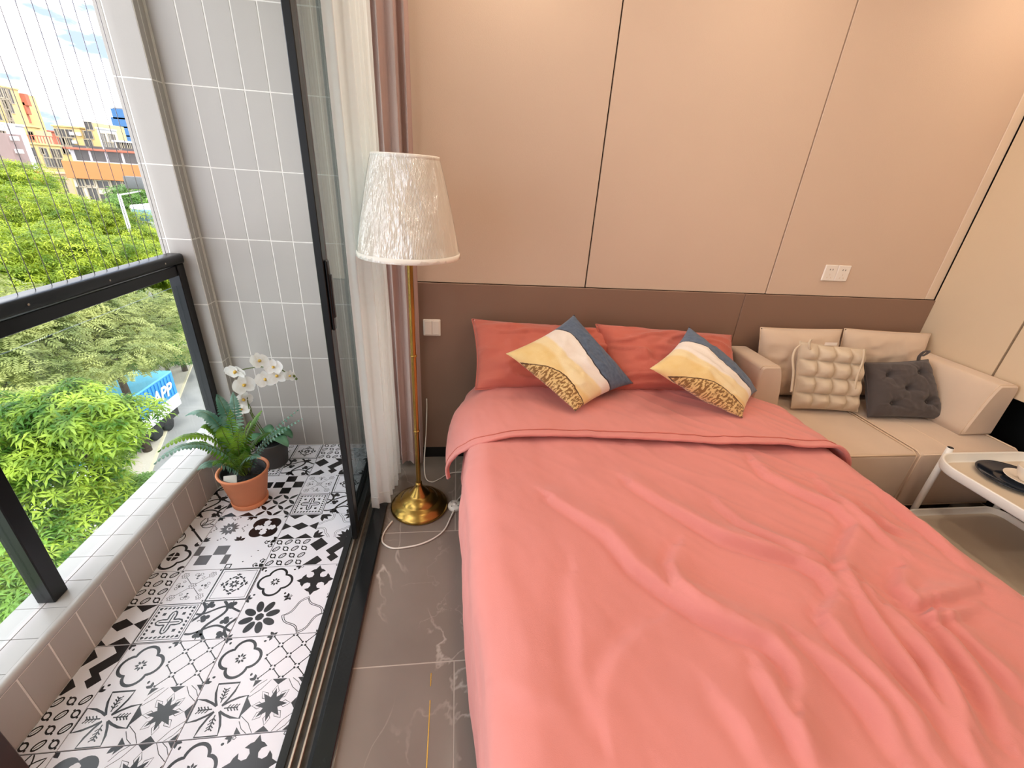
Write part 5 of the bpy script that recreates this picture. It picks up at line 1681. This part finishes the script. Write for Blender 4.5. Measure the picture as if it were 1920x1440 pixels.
# ------------------------------------------------------------------ trees
def leaf_cloud(blobs, n, size, mat, seed, kind='rosette', up=0.6):
    rr = random.Random(seed)
    V, F = [], []
    tot = sum(b[3] ** 2 for b in blobs)
    for (cx, cy, cz, r, fl) in blobs:
        m = int(n * r * r / tot)
        for _ in range(m):
            # direction on the upper shell
            while True:
                d = Vector((rr.gauss(0, 1), rr.gauss(0, 1), rr.gauss(0, 1)))
                if d.length > 1e-3:
                    d.normalize()
                    if d.z > -0.55:
                        break
            rad = r * (0.72 + 0.32 * rr.random())
            p = Vector((cx + d.x * rad, cy + d.y * rad, cz + d.z * rad * fl))
            nrm = (d * (1 - up) + Vector((rr.uniform(-0.3, 0.3), rr.uniform(-0.3, 0.3), up + 0.2))).normalized()
            u = nrm.cross(Vector((rr.uniform(-1, 1), rr.uniform(-1, 1), 0.1))).normalized()
            w = nrm.cross(u)
            s = size * rr.uniform(0.7, 1.25)
            if kind == 'rosette':
                k = rr.choice((5, 6, 7, 8))
                for i in range(k):
                    a = 2 * PI * i / k + rr.uniform(-0.2, 0.2)
                    o_ = u * math.cos(a) + w * math.sin(a)
                    sd_ = nrm.cross(o_)
                    L = s * rr.uniform(0.75, 1.1)
                    drop = nrm * (-0.22 * L)
                    b0 = len(V)
                    V += [p + o_ * 0.06 * L, p + o_ * 0.6 * L + sd_ * 0.105 * L + nrm * 0.05 * L, p + o_ * L + drop, p + o_ * 0.6 * L - sd_ * 0.105 * L + nrm * 0.05 * L]
                    F.append((b0, b0 + 1, b0 + 2, b0 + 3))
            else:
                # a feathery spray: leaflets along a short drooping twig
                tw = (u + Vector((0, 0, -0.25))).normalized()
                for i in range(5):
                    q = p + tw * s * (0.25 * i)
                    for sg in (1, -1):
                        o_ = (w * sg + tw * 0.5).normalized()
                        b0 = len(V)
                        L = s * 0.5
                        V += [q, q + o_ * L * 0.5 + tw * L * 0.2, q + o_ * L - nrm * 0.1 * L, q + o_ * L * 0.5 - tw * L * 0.2]
                        F.append((b0, b0 + 1, b0 + 2, b0 + 3))
    mb = MB()
    mb.v = [tuple(v) for v in V]; mb.f = F; mb.m = [0] * len(F); mb.s = [False] * len(F)
    return mb
def tree(name, label, c, r, h, n, size, mat, seed, kind='rosette', nb=9, group=None, branches=5, trunk_r=0.18, spread=0.75):
    """crown centre c, horizontal radius r, crown half-height h, trunk down to the street"""
    rr = random.Random(seed)
    e = thing(name, label, 'tree', group)
    blobs = []
    for k in range(nb):
        a = 2 * PI * k / nb + rr.uniform(-0.4, 0.4)
        q = spread * r * math.sqrt(rr.uniform(0.1, 1))
        blobs.append((c[0] + q * math.cos(a), c[1] + q * math.sin(a), c[2] + rr.uniform(-0.7, 0.55) * h * (1 - 0.5 * q / r), r * rr.uniform(0.36, 0.56), 0.62))
    blobs.append((c[0], c[1], c[2] + 0.45 * h, r * 0.5, 0.65))
    leaf_cloud(blobs, n, size, mat, seed, kind).build('crown', mat, e)
    mb = MB()
    mb.tube([(c[0] + 0.3, c[1] - 0.2, ZG), (c[0] + 0.15, c[1], (ZG + c[2]) / 2), (c[0], c[1], c[2] - 0.4 * h), (c[0] - 0.1, c[1], c[2] + 0.3 * h)], [trunk_r * 1.3, trunk_r, trunk_r * 0.8, trunk_r * 0.35], 9)
    tr = mb.build('trunk', m_bark, e)
    for k in range(min(branches, len(blobs))):
        b = blobs[k]
        z0 = c[2] - 0.5 * h
        MB().tube([(c[0], c[1], z0), ((c[0] + b[0]) / 2, (c[1] + b[1]) / 2, (z0 + b[2]) / 2 + 0.1 * h), (b[0], b[1], b[2])], [trunk_r * 0.5, trunk_r * 0.35, trunk_r * 0.12], 6).build('branch', m_bark, tr)
    set_base(e, (c[0] + 0.3, c[1] - 0.2, ZG))
def P3(u, v, d):
    return tuple(ond(u, v, d))
# near tree with big palmate leaves, seen through the railing glass
tree('near_tree', 'leafy bright green tree with palmate leaves just outside the railing glass', P3(138, 805, 16.0), 1.75, 1.45, 1350, 0.34, m_leafA, 21, 'rosette', 11, 'trees below the balcony', 8, 0.10, 0.85)
tree('near_tree', 'bushy green tree low beside the balcony kerb at the lower left', P3(95, 985, 15.0), 2.5, 1.5, 1500, 0.30, m_leafA, 22, 'rosette', 10, 'trees below the balcony', 5, 0.12, 0.9)
tree('near_tree', 'dark green small tree under the palmate tree near the street', P3(205, 935, 18.0), 1.6, 1.1, 900, 0.28, m_leafD, 23, 'rosette', 8, 'trees below the balcony', 4, 0.10)
tree('near_tree', 'green tree at the far left edge behind the near railing post', P3(-60, 860, 17.0), 2.6, 1.7, 1200, 0.32, m_leafA, 24, 'rosette', 9, 'trees below the balcony', 4, 0.12)
tree('near_tree', 'green tree at the lower left corner beneath the kerb', P3(-20, 1130, 13.0), 2.2, 1.3, 900, 0.28, m_leafD, 25, 'rosette', 9, 'trees below the balcony', 4, 0.12)
# olive feathery canopy seen through the glass
for k, (u, v, d, r, lab) in enumerate(((60, 640, 30, 4.2, 'olive feathery tree seen through the glass at the left'), (190, 620, 33, 4.4, 'olive feathery tree behind the palmate tree'),
                                        (248, 596, 44, 3.2, 'olive feathery tree beside the street lamp'), (-60, 600, 32, 4.5, 'olive feathery tree at the left frame edge'))):
    tree('feathery_tree', lab, P3(u, v, d), r, 2.2, 3600, 0.42, m_leafC, 40 + k, 'spray', 12, 'olive trees', 4, 0.2, 0.9)
# yellow-green canopy above the handrail
for k, (u, v, d, r, h, lab) in enumerate(((20, 505, 46, 5.5, 3.2, 'yellow green tree above the left end of the handrail'), (130, 490, 50, 5.5, 3.2, 'yellow green tree above the middle of the handrail'),
                                           (235, 500, 52, 4.4, 2.8, 'yellow green tree in front of the lamp pole'), (30, 420, 64, 6.5, 3.6, 'bright yellow green tree below the tall yellow block'),
                                           (140, 430, 66, 6.0, 3.2, 'bright yellow green tree below the cream building'), (255, 470, 60, 4.0, 3.0, 'yellow green tree at the pillar edge'),
                                           (290, 510, 56, 3.6, 2.6, 'yellow green tree half hidden by the tiled pillar'))):
    tree('canopy_tree', lab, P3(u, v, d), r, h, 4200, 0.46, m_leafB, 60 + k, 'rosette', 12, 'yellow green canopy trees', 4, 0.25, 0.9)
tree('broad_tree', 'darker green tree in front of the grey and white block at the left', P3(0, 355, 78), 5.5, 3.6, 2800, 0.5, m_leafB, 80, 'rosette', 10, None, 3, 0.25)
tree('broad_tree', 'dark green tree beside the head of the street lamp', P3(262, 388, 72), 3.6, 3.0, 1300, 0.6, m_leafD, 81, 'rosette', 9, None, 3, 0.22)
tree('broad_tree', 'low dark green tree behind the bollards', P3(322, 622, 46), 2.8, 2.0, 1300, 0.42, m_leafD, 82, 'rosette', 9, None, 3, 0.18)
tree('broad_tree', 'low green bush beside the pavement', P3(300, 660, 43), 2.2, 1.4, 1000, 0.4, m_leafD, 83, 'rosette', 8, None, 2, 0.14)

# ------------------------------------------------------------------ far buildings
m_yb = M('yellow_facade', 'c9b07a', rough=0.9, var=0.08, scale=0.15)
m_wb = M('white_facade', 'bdbbc3', rough=0.9, var=0.06, scale=0.15)
m_cb = M('cream_facade', 'd6c8b8', rough=0.9, var=0.06, scale=0.15)
m_tan = M('tan_facade', 'bf9a80', rough=0.9, var=0.08, scale=0.15)
m_or = M('orange_band', 'c07a4c', rough=0.85, var=0.06, scale=0.2)
m_rb = M('red_brown_facade', 'a8624f', rough=0.9, var=0.08, scale=0.2)
m_gb = M('grey_brick_facade', '8a7876', rough=0.9, var=0.08, scale=0.2)
m_blueglass = M('blue_curtain_wall', '3f6a9a', rough=0.2, var=0.1, scale=0.2)
m_pane = M('window_pane', '4f4b49', rough=0.15, var=0.3, scale=0.4)
m_wframe = M('window_frame', 'a39886', rough=0.6)
m_ac = M('air_conditioner', 'c9c9cc', rough=0.6)
_wm = {}
def window_mesh(w, h):
    w, h = w * 0.66, h * 0.85
    k = (round(w, 2), round(h, 2))
    if k not in _wm:
        mb = MB()
        mb.box(-w / 2 - 0.12, w / 2 + 0.12, -0.14, 0.05, -0.12, 0.0, 1)
        mb.box(-w / 2 - 0.12, w / 2 + 0.12, -0.14, 0.05, h, h + 0.12, 1)
        mb.box(-w / 2 - 0.12, -w / 2, -0.14, 0.05, 0, h, 1)
        mb.box(w / 2, w / 2 + 0.12, -0.14, 0.05, 0, h, 1)
        mb.box(-0.06, 0.06, -0.08, 0.05, 0, h, 1)
        mb.box(-w / 2, w / 2, -0.03, 0.05, 0, h, 0)
        _wm[k] = mb.mesh('window', [m_pane, m_wframe])
    return _wm[k]
acm = MB().box(-0.5, 0.5, -0.5, 0, 0, 0.7, 0, bev=0.05).mesh('air_conditioner', m_ac)
def block(name, label, u0, u1, vtop, y, depth, mat, wins=(), xr=None, ztop=None, zbot=ZG):
    """box building whose facade stands at distance y; u0..u1 spans facade and right flank; wins = (u, v, w, h) where they show"""
    e = thing(name, label, 'building')
    depth = min(depth, 6.0)
    x0 = ony(u0, vtop, y)[0]
    x1 = xr if xr is not None else ony(u1, vtop, y + depth)[0]
    zt = ztop if ztop is not None else ony((u0 + u1) / 2, vtop, y)[2]
    MB().box(x0, x1, y, y + depth, zbot, zt, bev=0.05).build('walls', mat, e)
    MB().box(x0 - 0.25, x1 + 0.25, y - 0.25, y + depth + 0.1, zt, zt + 0.35, bev=0.05).build('roof_edge', mat, e)
    for (u, v, w, h) in wins:
        p = ony(u, v, y)
        if p[0] + w * 0.5 < x1:
            O('window', window_mesh(w, h), e, (p[0], y, p[2] - h / 2))
        else:
            p = onx(u, v, x1)
            yy = min(max(p[1], y + w * 0.6), y + depth - w * 0.6)
            o = O('window', window_mesh(w, h), e, (x1, yy, p[2] - h / 2))
            o.rotation_euler = (0, 0, PI / 2)
    set_base(e, ((x0 + x1) / 2, y, zbot))
    return e, x0, x1, zt
def wgrid(us, vs, w, h, sl=0.0645):
    return [(u, v + (u - us[0]) * sl, w, h) for v in vs for u in us]
# cream block with the orange band
e, x0, x1, zt = block('cream_building', 'cream building with an orange roof band behind the street lamp', 128, 262, 312, 80, 20, m_cb,
                      [(166, 334, 1.7, 2.0), (217, 338, 2.0, 2.2), (235, 335, 1.2, 1.6), (250, 339, 1.6, 2.0), (150, 333, 1.2, 2.4), (194, 345, 2.4, 1.2), (176, 363, 1.9, 2.2), (152, 360, 1.2, 1.9), (200, 372, 2.2, 1.6), (222, 366, 1.8, 2.0)], xr=-36)
MB().box(0, x1 - x0 + 0.8, -0.5, 0.3, -1.9, 0.5, bev=0.05).build('orange_band', m_or, e, Vector((x0 - 0.4, 80, zt)) - Vector(e.location))
pw = thing('rooftop_pavilion', 'white rooftop pavilion with dark glass on the cream building', 'building')
a_, b_ = ony(135, 296, 83), ony(262, 300, 83)
MB().box(a_[0], -36, 83, 85.8, zt + 0.36, a_[2] + 1.2, bev=0.05).build('walls', m_wb, pw)
for k in range(9):
    q = a_[0] + 1.6 + 2.3 * k
    if q < -37:
        MB().box(-0.95, 0.95, -0.06, 0.05, 0, 2.1).build('glass', m_pane, pw, (q, 83, zt + 0.6))
MB().box(a_[0] - 0.4, -35.6, 82.4, 85.9, a_[2] + 1.2, a_[2] + 1.5, bev=0.05).build('roof', m_rb, pw)
set_base(pw, (a_[0], 83, zt + 0.35))
e, x0, x1, zt = block('tan_building', 'tan building wing with an orange roof band at the left of the cream one', -40, 129, 325, 90, 14, m_tan,
                      [(46, 337, 2.4, 2.2), (64, 340, 2.4, 2.4), (80, 341, 2.0, 2.2), (97, 342, 3.2, 2.4), (120, 345, 1.2, 3.0), (30, 335, 2.0, 2.2), (10, 333, 2.4, 2.2)])
MB().box(0, x1 - x0, -0.5, 0.3, -1.7, 0.5, bev=0.05).build('orange_band', m_or, e, Vector((x0, 90, zt)) - Vector(e.location))
# yellow blocks behind
e, *_ = block('yellow_block', 'pale yellow apartment block with stair tower in the middle of the skyline', 100, 183, 240, 128, 16, m_yb,
              wgrid([116, 131, 155], [248, 264, 280], 2.2, 1.8) + wgrid([107], [247, 277], 1.2, 1.6) + wgrid([122], [264, 281], 1.4, 1.6))
for u, v in ((138, 254), (143, 270), (137, 285), (150, 255)):
    p = ony(u, v, 128); O('air_conditioner', acm, e, Vector((p[0], 128, p[2])) - Vector(e.location))
a_, b_ = ony(158, 229, 127), ony(181, 229, 127)
MB().box(a_[0], b_[0], 127, 136, ZG, a_[2], bev=0.05).build('stair_tower', m_yb, e, -Vector(e.location))
for v in (243, 260, 276):
    p = ony(169, v, 127); O('window', window_mesh(2.4, 1.8), e, Vector((p[0], 127, p[2])) - Vector(e.location))
block('white_block', 'white apartment block at the right of the yellow one on the skyline', 182, 216, 243, 122, 16, m_wb,
      wgrid([188, 206], [256, 272, 286], 2.0, 1.9) + wgrid([213], [258, 274], 1.4, 1.8))
block('white_block', 'low white block with small windows next to the tiled pillar', 214, 262, 268, 112, 14, m_wb,
      wgrid([226, 236, 246], [272, 287], 1.9, 1.6), xr=-50)
block('yellow_block', 'lower yellow block with roof terrace behind the tan wing', 38, 112, 272, 112, 14, m_yb,
      wgrid([53, 60, 83, 100, 112], [283, 301], 2.0, 1.9) + wgrid([70], [281, 300], 1.2, 1.4))
tr_ = thing('roof_terrace', 'dark railed roof terrace on the lower yellow block', 'terrace')
a_, b_ = ony(38, 258, 111), ony(104, 270, 111)
zt_ = ony(75, 272, 112)[2] + 0.35
for k in range(12):
    q = a_[0] + (b_[0] - a_[0]) * k / 11
    MB().box(q - 0.06, q + 0.06, 112.2, 112.3, zt_, zt_ + 1.3).build('rail_post', m_rb, tr_)
MB().box(a_[0], b_[0], 112.15, 112.35, zt_ + 1.25, zt_ + 1.4).build('top_rail', m_rb, tr_)
MB().box(a_[0], b_[0] - 6, 115, 119, zt_, zt_ + 2.4).build('shed', m_tan, tr_)
set_base(tr_, (a_[0], 112, zt_))
block('tall_yellow_tower', 'tall yellow tower with brown balconies at the left edge of the skyline', -60, 30, 160, 124, 6, m_yb,
      wgrid([-20, -4, 8], [172, 190, 212], 1.8, 2.4) + wgrid([17], [178, 196, 216, 232], 1.6, 3.2))
bt, x0, x1, zt = block('tall_yellow_wing', 'stepped brown and yellow wing beside the tall yellow tower', 30, 54, 178, 131, 5, m_yb, [])
for v in (187, 203, 219):
    p = ony(43, v, 131)
    MB().box(-1.5, 1.5, -1.0, 0, -1.2, 1.2, bev=0.05).build('balcony', m_rb, bt, Vector((p[0], 131, p[2])) - Vector(bt.location))
block('yellow_step', 'short yellow step block between the tower and the red roof', 38, 74, 238, 119, 4, m_yb, wgrid([44, 56], [252], 1.6, 1.8))
block('red_block', 'red brown stepped roof block on the skyline', 50, 112, 246, 140, 5, m_rb, [])
block('red_step', 'small upper step of the red brown roof', 44, 78, 232, 147, 4, m_rb, [])
e, *_ = block('grey_white_block', 'white block hung with air conditioners at the far left', -60, 42, 232, 98, 12, m_wb, wgrid([2, 10], [262, 288], 1.6, 4.0))
for v in (243, 264, 288):
    for du in (8, 15, 22, 28):
        p = ony(du + (v - 243) * 0.35 - 3, v, 98); O('air_conditioner', acm, e, Vector((p[0], 98, p[2])) - Vector(e.location))
a_ = ony(-60, 300, 97); b_ = ony(10, 250, 97)
MB().box(a_[0], b_[0], 97, 100, ZG, b_[2], bev=0.05).build('grey_bay', m_gb, e, -Vector(e.location))
e, x0, x1, zt = block('blue_glass_tower', 'blue glass tower showing beside the tiled pillar', 211, 256, 204, 165, 20, m_wb, [], xr=-80)
for v in (214, 230, 246, 262):
    p = ony(225, v, 165)
    MB().box(p[0] - 2.2, x1 - 0.4, -0.12, 0.1, -1.35, 1.35).build('glass_band', m_blueglass, e, Vector((0, 165, p[2])) - Vector((e.location.x, e.location.y, e.location.z)))
